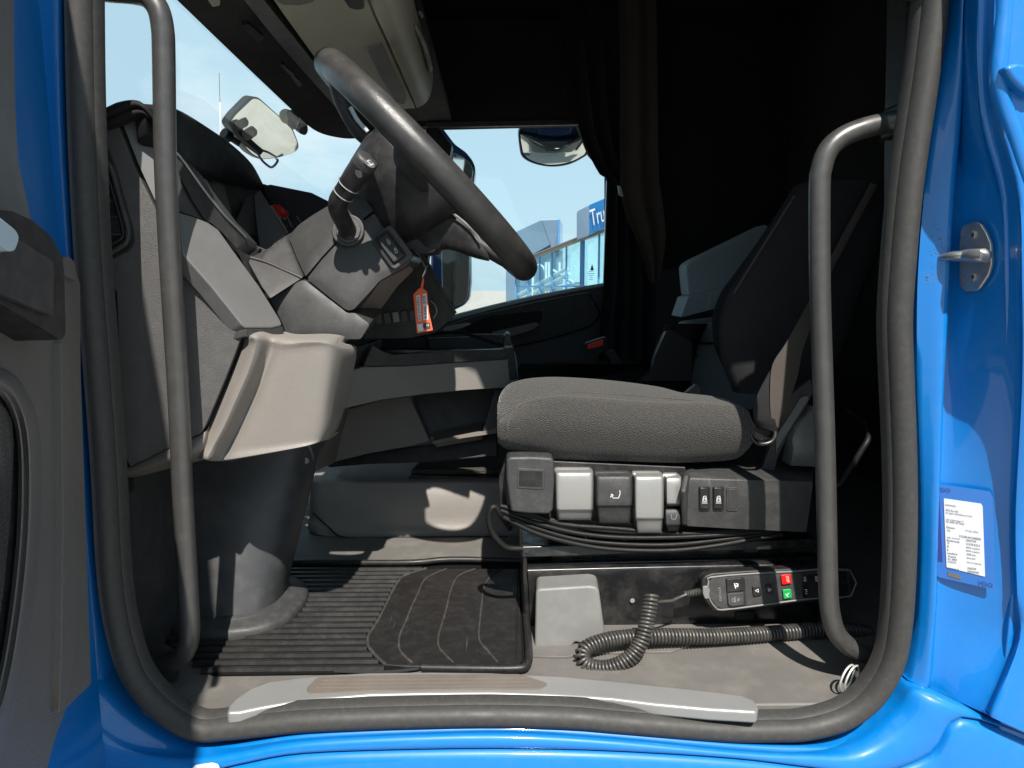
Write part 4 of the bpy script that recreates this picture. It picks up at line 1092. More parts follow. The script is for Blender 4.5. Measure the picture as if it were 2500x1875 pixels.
plate('end_post', [(1228, 846), (1230, 822), (1238, 814), (1246, 818), (1254, 850), (1264, 925), (1244, 930)], PlY(1.74), .03, m_black, CC, r=4, bevel=.004, vec=V((0, .12, 0)))
plate('strap_clip', [(1229, 842), (1253, 841), (1255, 851), (1230, 852)], PlY(1.735), .01, m_dgrey, CC, off=.008, r=2, bevel=.001)
plate('clip_slot', [(1232, 845), (1250, 844), (1251, 848), (1233, 849)], PlY(1.735), .002, m_icond, CC, off=.0095, bevel=0)
tube('retaining_strap', [P(1010, 822, 1.80), P(1062, 814, 1.80), P(1120, 812, 1.78), P(1148, 818, 1.77), P(1190, 832, 1.755), P(1228, 844, 1.735)], .0045, m_bcable, CC, 8, 4)
plL = Pl(P(830, 1120, 1.78), P(1206, 960, 1.82), P(1206, 1060, 1.80))
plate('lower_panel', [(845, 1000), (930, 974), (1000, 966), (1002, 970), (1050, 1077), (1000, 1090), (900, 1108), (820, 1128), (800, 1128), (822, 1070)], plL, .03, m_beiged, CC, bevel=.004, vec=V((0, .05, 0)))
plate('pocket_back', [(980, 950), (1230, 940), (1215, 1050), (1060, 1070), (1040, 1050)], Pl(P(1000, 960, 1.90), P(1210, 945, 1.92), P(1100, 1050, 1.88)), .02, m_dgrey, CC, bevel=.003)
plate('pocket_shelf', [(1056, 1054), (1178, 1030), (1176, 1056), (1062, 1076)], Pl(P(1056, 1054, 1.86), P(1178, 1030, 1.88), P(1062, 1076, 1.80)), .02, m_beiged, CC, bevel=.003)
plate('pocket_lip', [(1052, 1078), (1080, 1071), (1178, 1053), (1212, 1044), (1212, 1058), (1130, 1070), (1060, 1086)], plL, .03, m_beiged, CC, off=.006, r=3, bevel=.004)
plate('end_upright', [(1178, 1052), (1196, 985), (1206, 950), (1240, 944), (1240, 1060), (1200, 1058)], plL, .03, m_shroud, CC, bevel=.004, off=.004)
plate('kick_strip', [(800, 1132), (840, 1120), (930, 1100), (1060, 1084), (1215, 1057), (1215, 1114), (1060, 1128), (900, 1134), (800, 1142)], Pl(P(800, 1140, 1.84), P(1206, 1060, 1.86), P(1206, 1114, 1.84)), .03, m_black, CC, bevel=.004, vec=V((0, .08, 0)))
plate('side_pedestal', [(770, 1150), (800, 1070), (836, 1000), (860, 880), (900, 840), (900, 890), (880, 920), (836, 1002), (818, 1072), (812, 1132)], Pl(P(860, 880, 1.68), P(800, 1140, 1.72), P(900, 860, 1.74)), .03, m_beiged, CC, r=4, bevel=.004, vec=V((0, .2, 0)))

# engine tunnel
TZ = P(1000, 1181, 1.78).z
tun = thing('engine_tunnel', 'beige engine tunnel cover rising from the floor, dappled with sunlight', 'tunnel cover', V((P(1000, 1310, 1.78).x, 1.78, ZF)))
xa, xb = P(764, 1250, 1.78).x, P(1480, 1250, 1.78).x
def trow(x, s):
    return [V((x, 1.765, ZF - .01)), V((x, 1.768, ZF + .012)), V((x, 1.78, ZF + .03)), V((x, 1.786, ZF + .085)), V((x, 1.80, TZ - .012)), V((x, 1.825, TZ)), V((x, 2.02, TZ + .004)), V((x, 2.35, TZ + .004))]
rows_t = [[V((P(740, 1185, 1.80).x - .05, q.y, q.z)) for q in trow(0, 0)], [V((P(755, 1235, 1.80).x, q.y, q.z)) for q in trow(0, 0)]]
fr0 = [(752, 1.80), (768, 1.775), (800, 1.772), (846, 1.768), (1000, 1.765), (1200, 1.765), (1480, 1.765)]
rt = []
for (px, yo) in fr0:
    x = P(px, 1290, yo).x
    k = max(0, (846 - px) / 94.0)
    rt.append([V((x, q.y + yo - 1.765, q.z + .02 * k * (1 if i < 2 else 0))) for i, q in enumerate(trow(x, 0))])
sheet('cover', rt, m_beige, tun, V((0, .02, -.012)), 3, 3)
tube('cover_seam', [P(764, 1252, 1.765), P(800, 1285, 1.763), P(846, 1313, 1.760), P(1000, 1312, 1.758), P(1240, 1310, 1.758)], .0022, m_curtain, tun, 6, 4)
plate('ribbed_mat_lip', [(994, 1168), (1004, 1160), (1240, 1166), (1240, 1173), (1100, 1172)], PlY(1.83), .02, m_black, tun, bevel=.003, vec=V((0, .02, 0)))
prism('carpet_pad', [V((PZ(994, 1168, TZ + .016).x, 1.845, TZ + .006)), V((PZ(1300, 1168, TZ + .016).x, 1.845, TZ + .006)), V((PZ(1300, 1168, TZ + .016).x, 2.16, TZ + .006)), V((PZ(994, 1168, TZ + .016).x + .05, 2.16, TZ + .006))], V((0, 0, .014)), m_carpet, tun, .004)

# ================================================================ floor mat
fm = thing('floor_mat', 'black rubber floor mat with ribs and a curved heel pad, dusty', 'floor mat', PZ(800, 1500, ZF))
ZM = ZF + .006
def GM(x, y, h=0): return PZ(x, y, ZM + h)
outl = rpoly([(300, 1490), (420, 1430), (560, 1372), (735, 1372), (1014, 1374), (1274, 1370), (1292, 1600), (1280, 1634), (1024, 1632), (812, 1641), (512, 1645), (480, 1610), (360, 1540)], 14)
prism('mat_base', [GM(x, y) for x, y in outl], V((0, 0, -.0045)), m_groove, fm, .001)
rim_far = [GM(640, 1378, .004), GM(735, 1373, .008), GM(900, 1374, .010), GM(1014, 1373, .012), GM(1100, 1366, .014), GM(1274, 1369, .012)]
tube('mat_rim', rim_far, .007, m_mat, fm, 10, 4)
tube('mat_rim', [GM(1276, 1371, .008), GM(1283, 1480, .008), GM(1291, 1590, .008), GM(1286, 1622, .006), GM(1262, 1632, .005), GM(1150, 1632, .004), GM(1030, 1630, .003)], .007, m_mat, fm, 10, 5)
bound = [(1389, 1035), (1398, 1008), (1410, 981), (1440, 960), (1486, 938), (1520, 920), (1551, 900), (1579, 900), (1600, 918), (1622, 938), (1640, 950)]
nr = 20
zf_ = [GM(800, 1392).y, GM(800, 1634).y]
for i in range(nr):
    Yr = zf_[0] + (zf_[1] - zf_[0]) * i / (nr - 1)
    yy = proj(V((0, Yr, ZM)))[1]
    xr = interp(yy, bound) - 4
    xl = 640 if yy < 1440 else (330 if yy < 1560 else interp(yy, [(1560, 420), (1640, 510)]))
    A_, B_ = PZ(xl, yy, ZM), PZ(xr, yy, ZM)
    vs, fs = [], []
    for p in (A_, B_):
        for dy, dz in ((-.0060, -.001), (-.0032, .0055), (.0032, .0055), (.0060, -.001)):
            vs.append(V((p.x, Yr + dy, ZM + dz)))
    rib_ = mk('rib', vs, [(0, 1, 2, 3), (7, 6, 5, 4), (0, 4, 5, 1), (1, 5, 6, 2), (2, 6, 7, 3)], m_mat, fm)
# heel pad: raised sheet with stepped chevrons
pad = [(1040, 1388), (1008, 1398), (981, 1410), (960, 1440), (938, 1486), (920, 1520), (900, 1551), (898, 1566), (900, 1579), (918, 1602), (940, 1622), (1000, 1626), (1262, 1624), (1274, 1612), (1268, 1388)]
prism('heel_pad', [GM(x, y, .004) for x, y in pad], V((0, 0, -.006)), m_mat, fm, .002)
tube('pad_edge', [GM(x, y, .0045) for x, y in pad[:11]], .0030, m_ridge, fm, 8, 3)
for arc in ([(1090, 1389), (1062, 1400), (1036, 1416), (1020, 1450), (1003, 1486), (990, 1520), (976, 1551), (975, 1584), (990, 1604), (1006, 1618)], [(1160, 1389), (1130, 1400), (1111, 1416), (1098, 1450), (1090, 1486), (1080, 1520), (1071, 1551), (1071, 1578), (1086, 1598), (1106, 1617)], [(1225, 1389), (1198, 1408), (1182, 1432), (1176, 1475), (1171, 1519), (1170, 1562), (1188, 1586), (1214, 1616)]):
    tube('pad_ridge', [GM(x, y, .004) for x, y in arc], .0022, m_ridge, fm, 8, 3)
tube('pad_ridge', [GM(1262, 1390, .004), GM(1262, 1500, .004), GM(1262, 1612, .004)], .0022, m_mat, fm, 8, 2)

prism('torn_edge', [PZ(x, y, ZF + .0075) for x, y in ((813, 1634), (900, 1638), (960, 1636), (1024, 1629), (1022, 1633), (960, 1641), (900, 1643), (815, 1639))], V((0, 0, -.002)), m_curtain, fm, 0)
# sill plate
sl = thing('sill_plate', 'silver grey step plate with a worn brown grip strip along the door sill', 'sill plate', PZ(1100, 1690, ZF))
def SP(x, y): return PZ(x, y, ZF + .016)
so_px = [(553, 1740), (558, 1722), (572, 1706), (610, 1680), (660, 1662), (775, 1648), (900, 1641), (1050, 1639), (1200, 1641), (1376, 1650), (1500, 1661), (1611, 1673), (1720, 1684), (1811, 1696), (1842, 1708), (1852, 1726), (1848, 1738), (1730, 1731), (1600, 1719), (1494, 1706), (1350, 1697), (1200, 1692), (1050, 1693), (905, 1696), (742, 1710), (640, 1727), (585, 1738)]
prism('plate', [SP(x, y) for x, y in so_px], V((0, 0, -.020)), m_silver, sl, .005, 3)
gp = rpoly([(746, 1682), (775, 1652), (1000, 1646), (1269, 1645), (1340, 1668), (1320, 1682), (1150, 1682), (900, 1686), (756, 1693)], 10)
prism('grip_strip', [PZ(x, y, ZF + .0175) for x, y in gp], V((0, 0, -.004)), m_tread, sl, .0008)
for k in range(3):
    prism('grip_rib', [PZ(x, y, ZF + .0186) for x, y in ((786 - k * 8, 1658 + k * 9), (1290 + k * 6, 1652 + k * 9), (1290 + k * 6, 1655 + k * 9), (786 - k * 8, 1661 + k * 9))], V((0, 0, -.002)), m_tread, sl, .0004)

# ================================================================ driver's seat
DS = thing('driver_seat', 'dark woven driver seat with grey and silver adjusting levers on its side', 'seat', PZ(1500, 1560, ZF))
YN = 1.275
stn = [(1214, 1062, 1036, 990), (1222, 1088, 1022, 962), (1240, 1100, 1010, 940), (1268, 1106, 994, 929), (1310, 1110, 978, 922), (1371, 1117, 971, 920), (1462, 1124, 976, 925), (1552, 1128, 984, 934), (1640, 1131, 987, 947), (1700, 1130, 988, 964), (1769, 1127, 992, 984), (1808, 1122, 1000, 998), (1828, 1108, 1012, 1008), (1834, 1085, 1030, 1026)]
topt = [(a, d) for a, b, c, d in stn]
rings = []
for (px, yb, ys, yt) in stn:
    X = P(px, 1050, YN).x
    zb_, zs_ = P(px, yb, YN + .01).z, P(px, ys, YN - .008).z
    pxt = proj(V((X, 1.385, CZ - .1)))[0]
    zt_ = P(pxt, interp(pxt + (px - pxt) * .35, topt), 1.385).z
    zt_ = max(zt_, zs_ + .002)
    mid = (zb_ + zs_) / 2
    rings.append([V((X, YN + .05, zb_ - .004)), V((X, YN + .008, zb_ + .006)), V((X, YN - .016, mid - .01)), V((X, YN - .020, mid + .02)), V((X, YN - .006, zs_ - .004)), V((X, YN + .012, zs_ + .004)), V((X, 1.335, (zs_ + zt_ * 2) / 3 + .002)), V((X, 1.385, zt_)), V((X, 1.44, zt_ - .012)), V((X, 1.53, zt_ - .034)), V((X, 1.62, zt_ - .036)), V((X, 1.69, zt_ - .046)), V((X, 1.765, min(zs_, zt_ - .06))), V((X, 1.76, zb_ + .01)), V((X, 1.70, zb_ - .004)), V((X, 1.5, zb_ - .006))])
cush = loft('cushion', rings, m_fabric, DS, 5, 4)
seam = [r[4] * .5 + r[5] * .5 + V((0, -.0006, .001)) for r in rings[1:-1]]
m_seam = M('seat_piping', (.05, .046, .042), .9, 0, ('noise', 900, .6, .001), .2, 60)
tube('seam_piping', seam, .0020, m_seam, DS, 6, 5)
tube('front_seam', drape(cush, [(1240, 1098), (1238, 1070), (1240, 1040), (1248, 1012), (1264, 994), (1290, 982), (1320, 977)], .0008), .0016, m_seam, DS, 6, 4)
tube('top_seam', drape(cush, [(1330, 964), (1400, 958), (1500, 962), (1600, 970), (1700, 979), (1780, 992)], .0006), .0011, m_seam, DS, 6, 4)
# backrest leaning back
br = []
for (y, xf, wd) in [(960, 1800, 190), (900, 1778, 270), (873, 1770, 300), (819, 1765, 325), (778, 1768, 335), (716, 1789, 335), (667, 1820, 325), (560, 1887, 300), (470, 1941, 275), (448, 1958, 255), (442, 1975, 225)]:
    a = P(xf, y, 1.40)
    dX = P(xf + wd, y, 1.40).x - a.x
    br.append([V((a.x, 1.43, a.z)), V((a.x + .012, 1.395, a.z)), V((a.x + dX * .5, 1.38, a.z)), V((a.x + dX * .9, 1.395, a.z)), V((a.x + dX, 1.44, a.z)), V((a.x + dX, 1.5, a.z)), V((a.x + dX, 1.68, a.z)), V((a.x + dX * .6, 1.74, a.z)), V((a.x + .012, 1.73, a.z)), V((a.x, 1.69, a.z)), V((a.x + .035, 1.6, a.z)), V((a.x + .04, 1.5, a.z)), V((a.x + .03, 1.46, a.z))])
br = [[V((p.x * (1 + .9 * max(0, p.y - 1.45) / 1.45) if k in (0, 1, 8, 9, 10, 11, 12) else p.x, p.y, p.z)) for k, p in enumerate(r)] for r in br]
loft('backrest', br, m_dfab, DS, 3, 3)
tube('backrest_piping', [P(1792, 716, 1.40), P(1822, 667, 1.40), P(1889, 560, 1.40), P(1940, 478, 1.40)], .0024, m_seam, DS, 6, 4)
# adjusting module and levers
YL = 1.245
plM = Pl(P(1240, 1120, YL), P(1990, 1170, YL), P(1500, 1290, YL - .004))
md = plate('switch_module', [(1236, 1125), (1244, 1116), (1300, 1115), (1346, 1118), (1353, 1126), (1354, 1180), (1350, 1246), (1340, 1256), (1290, 1255), (1248, 1250), (1243, 1220), (1236, 1170)], plM, .03, m_dgrey, DS, r=6, bevel=.007, seg=4, off=.004, vec=V((0, .06, 0)))
plate('pad_frame', [(1263, 1143), (1324, 1146), (1330, 1150), (1330, 1192), (1322, 1196), (1262, 1192)], plM, .003, m_dgrey, md, off=.0055, r=4, bevel=.0012)
plate('blank_pad', [(1268, 1148), (1324, 1150), (1324, 1189), (1267, 1187)], plM, .002, m_black, md, off=.0062, r=3, bevel=.0006)
plate('module_side', [(1218, 1170), (1234, 1120), (1238, 1250), (1222, 1240)], PlY(1.30), .02, m_black, DS, r=4, bevel=.004)
def lever(name, x0, x1, yt, yb, mat, kink=.78, label=None, prot=.0):
    rows = []
    for (f, dy, narrow) in ((0, .022, 2), (.03, .006, 1), (.10, .0005, 0), (.35, -.003, 0), (kink, -.003, 1), (kink + .06, .001, 3), (.97, .010, 6), (1.0, .018, 7)):
        y = yt + (yb - yt) * f
        r_ = []
        for (g_, dd) in ((0, .012), (.04, .002), (.12, 0), (.5, -.001), (.88, 0), (.96, .002), (1, .012)):
            r_.append(P(x0 + narrow + (x1 - x0 - 2 * narrow) * g_, y + (3 if g_ in (0, 1) else 0) * (1 if f > .9 else 0), YL + dy + dd - prot))
        rows.append(r_)
    o = sheet(name, rows, mat, DS, V((0, .03, 0)), 3, 2)
    if label: o['label'] = label
    return o
lever('lever', 1355, 1449, 1149, 1270, m_lever, .76, 'wide silver lever')
l2 = lever('lever', 1454, 1544, 1158, 1278, m_dgrey, .62, 'dark grey lever with a seat symbol')
strokes('icon', [[(1492, 1207), (1497, 1216), (1510, 1216), (1514, 1205)], [(1491, 1214), (1494, 1206), (1497, 1210)], [(1514, 1205), (1513, 1198)]], Pl(P(1460, 1200, YL - .0055), P(1540, 1200, YL - .0055), P(1500, 1260, YL - .006)), m_icon, l2, 1.8, .0002)
lever('lever', 1548, 1621, 1158, 1302, m_lever, .72, 'tall silver lever')
lever('lever', 1626, 1664, 1163, 1237, m_lever, .86, 'small silver upper lever')
l4 = lever('lever', 1624, 1662, 1241, 1297, m_dgrey, .7, 'small dark lower lever with a seat symbol')
strokes('icon', [[(1638, 1256), (1640, 1267), (1649, 1268), (1653, 1255)]], Pl(P(1630, 1250, YL - .005), P(1660, 1250, YL - .005), P(1640, 1290, YL - .005)), m_icond, l4, 1.4, .0002)
plate('lever_carrier', [(1236, 1120), (1675, 1140), (1675, 1285), (1250, 1262)], PlY(YL + .045), .02, m_black, DS, bevel=.003)
# side box with two heated seat style switches
X1, X2 = 1678, 1986
bx = [[P(X1, 1284, YL + .004), P(1800, 1291, YL + .002), P(1968, 1299, YL)], [P(1677, 1225, YL - .001), P(1800, 1232, YL - .003), P(1977, 1237, YL - .004)], [P(1682, 1178, YL), P(1800, 1180, YL - .002), P(1984, 1184, YL - .004)], [P(1688, 1163, YL + .006), P(1800, 1168, YL + .004), P(1985, 1172, YL + .002)], [P(1697, 1152, YL + .025), P(1800, 1148, YL + .05), P(1984, 1152, YL + .06)], [P(1700, 1148, YL + .05), P(1812, 1132, YL + .09), P(1980, 1142, YL + .10)]]
sb = sheet('side_box', bx, m_dgrey, DS, V((0, .05, -.004)), 4, 3)
plate('box_end', [(1676, 1284), (1674, 1200), (1682, 1160), (1694, 1150), (1690, 1284)], Pl(P(1678, 1284, YL + .005), P(1684, 1165, YL + .005), P(1694, 1200, YL + .06)), .01, m_dgrey, DS, bevel=.004)
plB3 = Pl(P(1700, 1190, YL - .0035), P(1980, 1200, YL - .0055), P(1750, 1270, YL - .001))
for (a, b) in ((1708, 1733), (1742, 1767)):
    plate('switch_bezel', rect(a - 2, 1188, b + 1, 1248), plB3, .004, m_black, DS, off=.001, r=6, bevel=.0008)
    s_ = plate('rocker_switch', rect(a + 1, 1191, b - 2, 1243), plB3, .004, m_metal, DS, off=.0045, r=5, bevel=.0018, seg=3)
    cx_ = (a + b) / 2
    strokes('icon', [[(cx_ - 5, 1224), (cx_ - 3, 1212), (cx_ + 3, 1211), (cx_ + 5, 1224), (cx_ - 5, 1224)], [(cx_ - 6, 1228), (cx_ + 6, 1228)], [(cx_ - 2, 1221), (cx_ - 2, 1216), (cx_ + 2, 1216), (cx_ + 2, 1221)]], plB3, m_icon, s_, 1.5, .0048)
plate('blank_switch', rect(1774, 1190, 1803, 1248), plB3, .003, m_dgrey, DS, off=.0016, r=7, bevel=.001)
plate('blank_inset', rect(1778, 1194, 1799, 1243), plB3, .003, m_shroud, DS, off=.0022, r=6, bevel=.0008)
# black hoses sagging under the levers
for pts in ([(1222, 1235), (1300, 1255), (1371, 1280), (1500, 1290), (1640, 1302), (1780, 1300), (1900, 1292)], [(1222, 1246), (1300, 1274), (1400, 1300), (1510, 1312), (1640, 1312), (1760, 1306), (1880, 1296)],
            [(1224, 1254), (1300, 1286), (1400, 1315), (1510, 1328), (1640, 1330), (1760, 1318), (1850, 1306), (1900, 1300)], [(1228, 1262), (1310, 1302), (1416, 1330), (1510, 1342), (1640, 1344), (1750, 1332), (1850, 1314), (1910, 1304)], [(1240, 1250), (1340, 1268), (1450, 1292), (1560, 1300), (1700, 1300), (1880, 1290)]):
    k = random.uniform(0, .006)
    tube('hose', [P(x, y, YL + .018 + k) for x, y in pts], .0046, m_bcable, DS, 8, 5)
tube('release_bar', [P(1245, 1290, 1.30), P(1226, 1262, 1.27), P(1212, 1240, 1.265), P(1200, 1241, 1.262), P(1193, 1262, 1.262), P(1200, 1296, 1.262), P(1218, 1322, 1.262), P(1240, 1338, 1.265), P(1276, 1340, 1.27)], .0058, m_bcable, DS, 10, 5)
# suspension base
YBs = 1.272
box('suspension_block', (P(1600, 1330, 1.5).x - .02, 1.50, P(1600, 1330, 1.34).z), (.46, .36, .20), m_metal, DS, .01)
plR = Pl(P(1276, 1345, YBs + .005), P(1990, 1320, YBs + .005), P(1290, 1365, YBs + .002))
plate('upper_rail', [(1274, 1334), (1420, 1330), (1700, 1322), (1996, 1316), (1996, 1340), (1700, 1348), (1274, 1362)], plR, .02, m_metal, DS, bevel=.003, vec=V((0, .30, 0)))
disc('rail_bolt', plR(1285, 1345, .0005), plR.n, .0045, .002, m_curtain, DS, 12)
plB4 = Pl(P(1280, 1392, YBs), P(1990, 1378, YBs), P(1290, 1540, YBs + .004))
sheet('base_flange', [[P(1288, 1378, YBs + .05), P(1600, 1369, YBs + .05), P(1998, 1361, YBs + .05)], [P(1288, 1382, YBs + .018), P(1600, 1374, YBs + .018), P(1998, 1366, YBs + .018)], [P(1288, 1388, YBs + .002), P(1600, 1381, YBs + .002), P(1998, 1373, YBs + .002)], [P(1289, 1400, YBs - .003), P(1600, 1392, YBs - .003), P(1998, 1385, YBs - .003)], [P(1291, 1440, YBs - .001), P(1600, 1440, YBs - .001), P(1998, 1435, YBs - .001)], [P(1296, 1570, YBs + .002), P(1600, 1555, YBs + .002), P(1998, 1530, YBs + .002)]], m_metal, DS, V((0, .03, 0)), 3, 3)
plate('base_front', [(1276, 1330), (1286, 1362), (1288, 1392), (1292, 1470), (1294, 1560), (1284, 1560), (1277, 1420)], PlY(YBs + .006), .02, m_metal, DS, bevel=.002, vec=V((0, .34, 0)))
disc('base_hole', P(1544, 1466, YBs - .004), (0, -1, 0), .0045, .0008, m_icond, DS, 16, 0)
plate('base_slot', rect(1796, 1494, 1842, 1513), plB4, .002, m_curtain, DS, off=.006, bevel=0)
plate('foot_cover', [(1308, 1446), (1314, 1438), (1440, 1430), (1457, 1434), (1463, 1444), (1476, 1540), (1474, 1556), (1416, 1572), (1404, 1568), (1396, 1580), (1312, 1592), (1305, 1586)], Pl(P(1309, 1438, 1.215), P(1459, 1432, 1.215), P(1400, 1590, 1.195)), .03, m_bracket, DS, r=6, bevel=.006, seg=3, vec=V((.005, .07, 0)))
prism('floor_plate', [PZ(x, y, ZF + .004) for x, y in rpoly([(1297, 1601), (1300, 1590), (1380, 1598), (1420, 1580), (1480, 1550), (1680, 1530), (1990, 1520), (1990, 1556), (1696, 1566), (1684, 1574), (1640, 1590), (1440, 1594), (1380, 1603)], 5)], V((0, 0, -.004)), m_floor, DS, .001)
# hinge side: bracket, cover, recliner bar
plH = Pl(P(1860, 1149, 1.31), P(1979, 926, 1.31), P(1897, 1120, 1.308))
plate('hinge_bracket', [(1858, 1150), (1880, 1090), (1905, 1030), (1934, 962), (1952, 946), (1980, 925), (1984, 960), (1964, 1000), (1924, 1060), (1898, 1118), (1890, 1152)], plH, .02, m_dgrey, DS, r=5, bevel=.004, seg=3)
plate('bracket_rib', [(1894, 1066), (1918, 1030), (1956, 970), (1972, 966), (1974, 975), (1940, 1028), (1900, 1092), (1896, 1110)], plH, .008, m_bracket, DS, off=.006, r=4, bevel=.003)
plH2 = Pl(P(1940, 1064, 1.290), P(1990, 1064, 1.290), P(1960, 1011, 1.305))
sheet('hinge_cover', [[P(1930, 1137, 1.296), P(1960, 1138, 1.296), P(1992, 1139, 1.296)], [P(1934, 1115, 1.290), P(1960, 1115, 1.288), P(1992, 1116, 1.288)], [P(1937, 1096, 1.287), P(1960, 1096, 1.284), P(1992, 1099, 1.284)], [P(1935, 1080, 1.287), P(1960, 1078, 1.283), P(1992, 1080, 1.283)], [P(1937, 1064, 1.289), P(1962, 1062, 1.286), P(1992, 1066, 1.286)], [P(1950, 1036, 1.298), P(1968, 1034, 1.296), P(1992, 1036, 1.296)], [P(1967, 1010, 1.312), P(1980, 1000, 1.312), P(1992, 995, 1.312)]], m_bracket, DS, V((0, .04, 0)), 3, 3)
tube('recliner_bar', [P(1990, 1185, 1.30), P(2030, 1187, 1.29), P(2050, 1182, 1.285), P(2064, 1165, 1.285), P(2100, 1105, 1.285), P(2118, 1075, 1.29), P(2121, 1055, 1.31), P(2112, 1030, 1.36), P(2070, 1000, 1.46)], .0055, m_bcable, DS, 10, 5)
plate('recline_tab', [(1672, 962), (1700, 938), (1708, 942), (1712, 964), (1690, 972)], PlY(1.80), .02, m_bracket, DS, r=3, bevel=.003)

# seat belt, webbing and its end fitting
sb_ = thing('seat_belt', 'brown grey seat belt webbing running to its anchor beside the driver seat cushion', 'seat belt', P(1866, 1085, 1.262))
def ribbon(name, L, Rr, th, mat, par, n=5):
    a, b = catmull([V(p) for p in L], n), catmull([V(p) for p in Rr], n)
    vs, fs = [], []
    for i in range(len(a)):
        m_ = (a[i] + b[i]) / 2 + V((0, -.002, 0))
        vs += [a[i], m_, b[i], b[i] + V((0, th, 0)), m_ + V((0, th, 0)), a[i] + V((0, th, 0))]
    for i in range(len(a) - 1):
        for k in range(6):
            fs.append([i * 6 + k, i * 6 + (k + 1) % 6, (i + 1) * 6 + (k + 1) % 6, (i + 1) * 6 + k])
    fs.append([0, 1, 2, 3, 4, 5]); e = (len(a) - 1) * 6
    fs.append([e + k for k in (5, 4, 3, 2, 1, 0)])
    return mk(name, vs, fs, mat, par, ang=70)
ribbon('webbing', [P(1976, 735, 1.272), P(1953, 778, 1.262), P(1918, 840, 1.256), P(1886, 892, 1.252), P(1880, 960, 1.250), P(1882, 1010, 1.250), P(1890, 1040, 1.256)], [P(1990, 770, 1.27), P(1972, 820, 1.262), P(1958, 862, 1.258), P(1948, 915, 1.254), P(1932, 965, 1.251), P(1920, 996, 1.252), P(1906, 1046, 1.258)], .0016, m_webbing, sb_)
ribbon('webbing_fold', [P(1880, 905, 1.258), P(1856, 950, 1.256), P(1842, 985, 1.255), P(1840, 1020, 1.257), P(1850, 1046, 1.262)], [P(1888, 910, 1.257), P(1884, 955, 1.254), P(1884, 1000, 1.252), P(1894, 1030, 1.252), P(1898, 1056, 1.258)], .0016, m_dfab, sb_)
tube('anchor_ring', [P(1836, 1030, 1.262), P(1832, 1050, 1.260), P(1838, 1072, 1.258), P(1856, 1084, 1.256), P(1880, 1080, 1.256), P(1892, 1066, 1.258), P(1892, 1050, 1.262)], .0042, m_metal, sb_, 10, 4)
plate('anchor_plate', [(1838, 1040), (1850, 1036), (1890, 1052), (1884, 1070), (1860, 1080), (1842, 1070)], PlY(1.268), .004, m_metal, sb_, r=6, bevel=.001)

ribbon('upper_webbing', [P(2126, 447, 1.36), P(2075, 540, 1.36), P(2022, 640, 1.36), P(1985, 715, 1.36)], [P(2142, 452, 1.36), P(2092, 545, 1.36), P(2040, 646, 1.36), P(2002, 722, 1.36)], .0016, m_webbing, sb_)
# ================================================================ suspension remote with its coiled lead
plQ = Pl(P(1730, 1400, 1.222), P(1990, 1388, 1.222), P(1740, 1490, 1.212))
rc = thing('remote_control', 'black remote control with red and green buttons and coiled lead, on the seat base', 'remote control', PZ(1600, 1560, ZF))
body = [(1712, 1418), (1720, 1406), (1740, 1399), (1820, 1393), (1926, 1388), (2075, 1384), (2085, 1400), (2085, 1450), (2070, 1466), (1997, 1468), (1926, 1476), (1840, 1488), (1760, 1498), (1744, 1494), (1727, 1474), (1716, 1456)]
rb = plate('body', body, plQ, .028, m_black, rc, r=6, bevel=.004, seg=3)
inn = [(1736, 1409), (1830, 1401), (1926, 1396), (2075, 1391), (2078, 1455), (1997, 1460), (1926, 1468), (1840, 1480), (1762, 1489), (1748, 1484), (1734, 1466), (1728, 1440), (1730, 1418)]
tube('body_edge', [plQ(x, y, .0015) for x, y in inn], .0018, m_bracket, rc, 8, 2, True)  # lighter grey paints the highlight along this edge
plate('keypad', [(x + (1640 - x) * -.0 + (2 if x < 1800 else -1), y + (3 if y < 1440 else -3)) for x, y in inn], plQ, .004, m_dgrey, rc, off=.0014, r=4, bevel=.0006)
def btn(name, px, mat, lab=None, off=.005, r=3):
    o = plate(name, px, plQ, .004, mat, rc, off=off, r=r, bevel=.0012, seg=3)
    if lab: o['label'] = lab
    return o
plate('button_frame', [(1771, 1412), (1812, 1408), (1819, 1414), (1822, 1480), (1786, 1487), (1776, 1480)], plQ, .002, m_black, rc, off=.0026, r=4, bevel=.0006)
b1 = btn('button', [(1774, 1414), (1812, 1411), (1816, 1442), (1775, 1446)], m_black)
b2 = btn('button', [(1776, 1450), (1816, 1446), (1817, 1477), (1788, 1481), (1779, 1477)], m_dgrey)
strokes('icon', [[(1793, 1425), (1796, 1436)], [(1796, 1430), (1801, 1432), (1802, 1426), (1797, 1425)]], plQ, m_icon, b1, 2.4, .0055)
strokes('icon', [[(1787, 1462), (1792, 1460), (1794, 1470), (1788, 1468), (1787, 1462)], [(1800, 1464), (1804, 1460), (1805, 1465), (1801, 1467), (1800, 1464)], [(1794, 1456), (1796, 1470)]], plQ, m_icond, b2, 1.4, .0055)
b3 = btn('button', [(1837, 1432), (1856, 1430), (1860, 1454), (1840, 1457)], m_black)
b4 = btn('button', [(1870, 1428), (1884, 1427), (1890, 1450), (1873, 1452)], m_black)
strokes('icon', [[(1844, 1442), (1851, 1438), (1852, 1446), (1844, 1442)]], plQ, m_icon, b3, 1.3, .0055)
strokes('icon', [[(1875, 1437), (1883, 1439), (1877, 1444), (1875, 1437)]], plQ, m_icon, b4, 1.3, .0055)
b5 = btn('button', [(1907, 1404), (1931, 1402), (1933, 1425), (1910, 1428)], m_red, 'red stop button', .006)
b6 = btn('button', [(1911, 1440), (1932, 1438), (1934, 1460), (1914, 1463)], m_green, 'green button', .006)
text('lettering', 'STOP', plQ(1918, 1407, .0064), plQ(1921, 1422, .0064), plQ.n, m_icon, b5, height=.005)
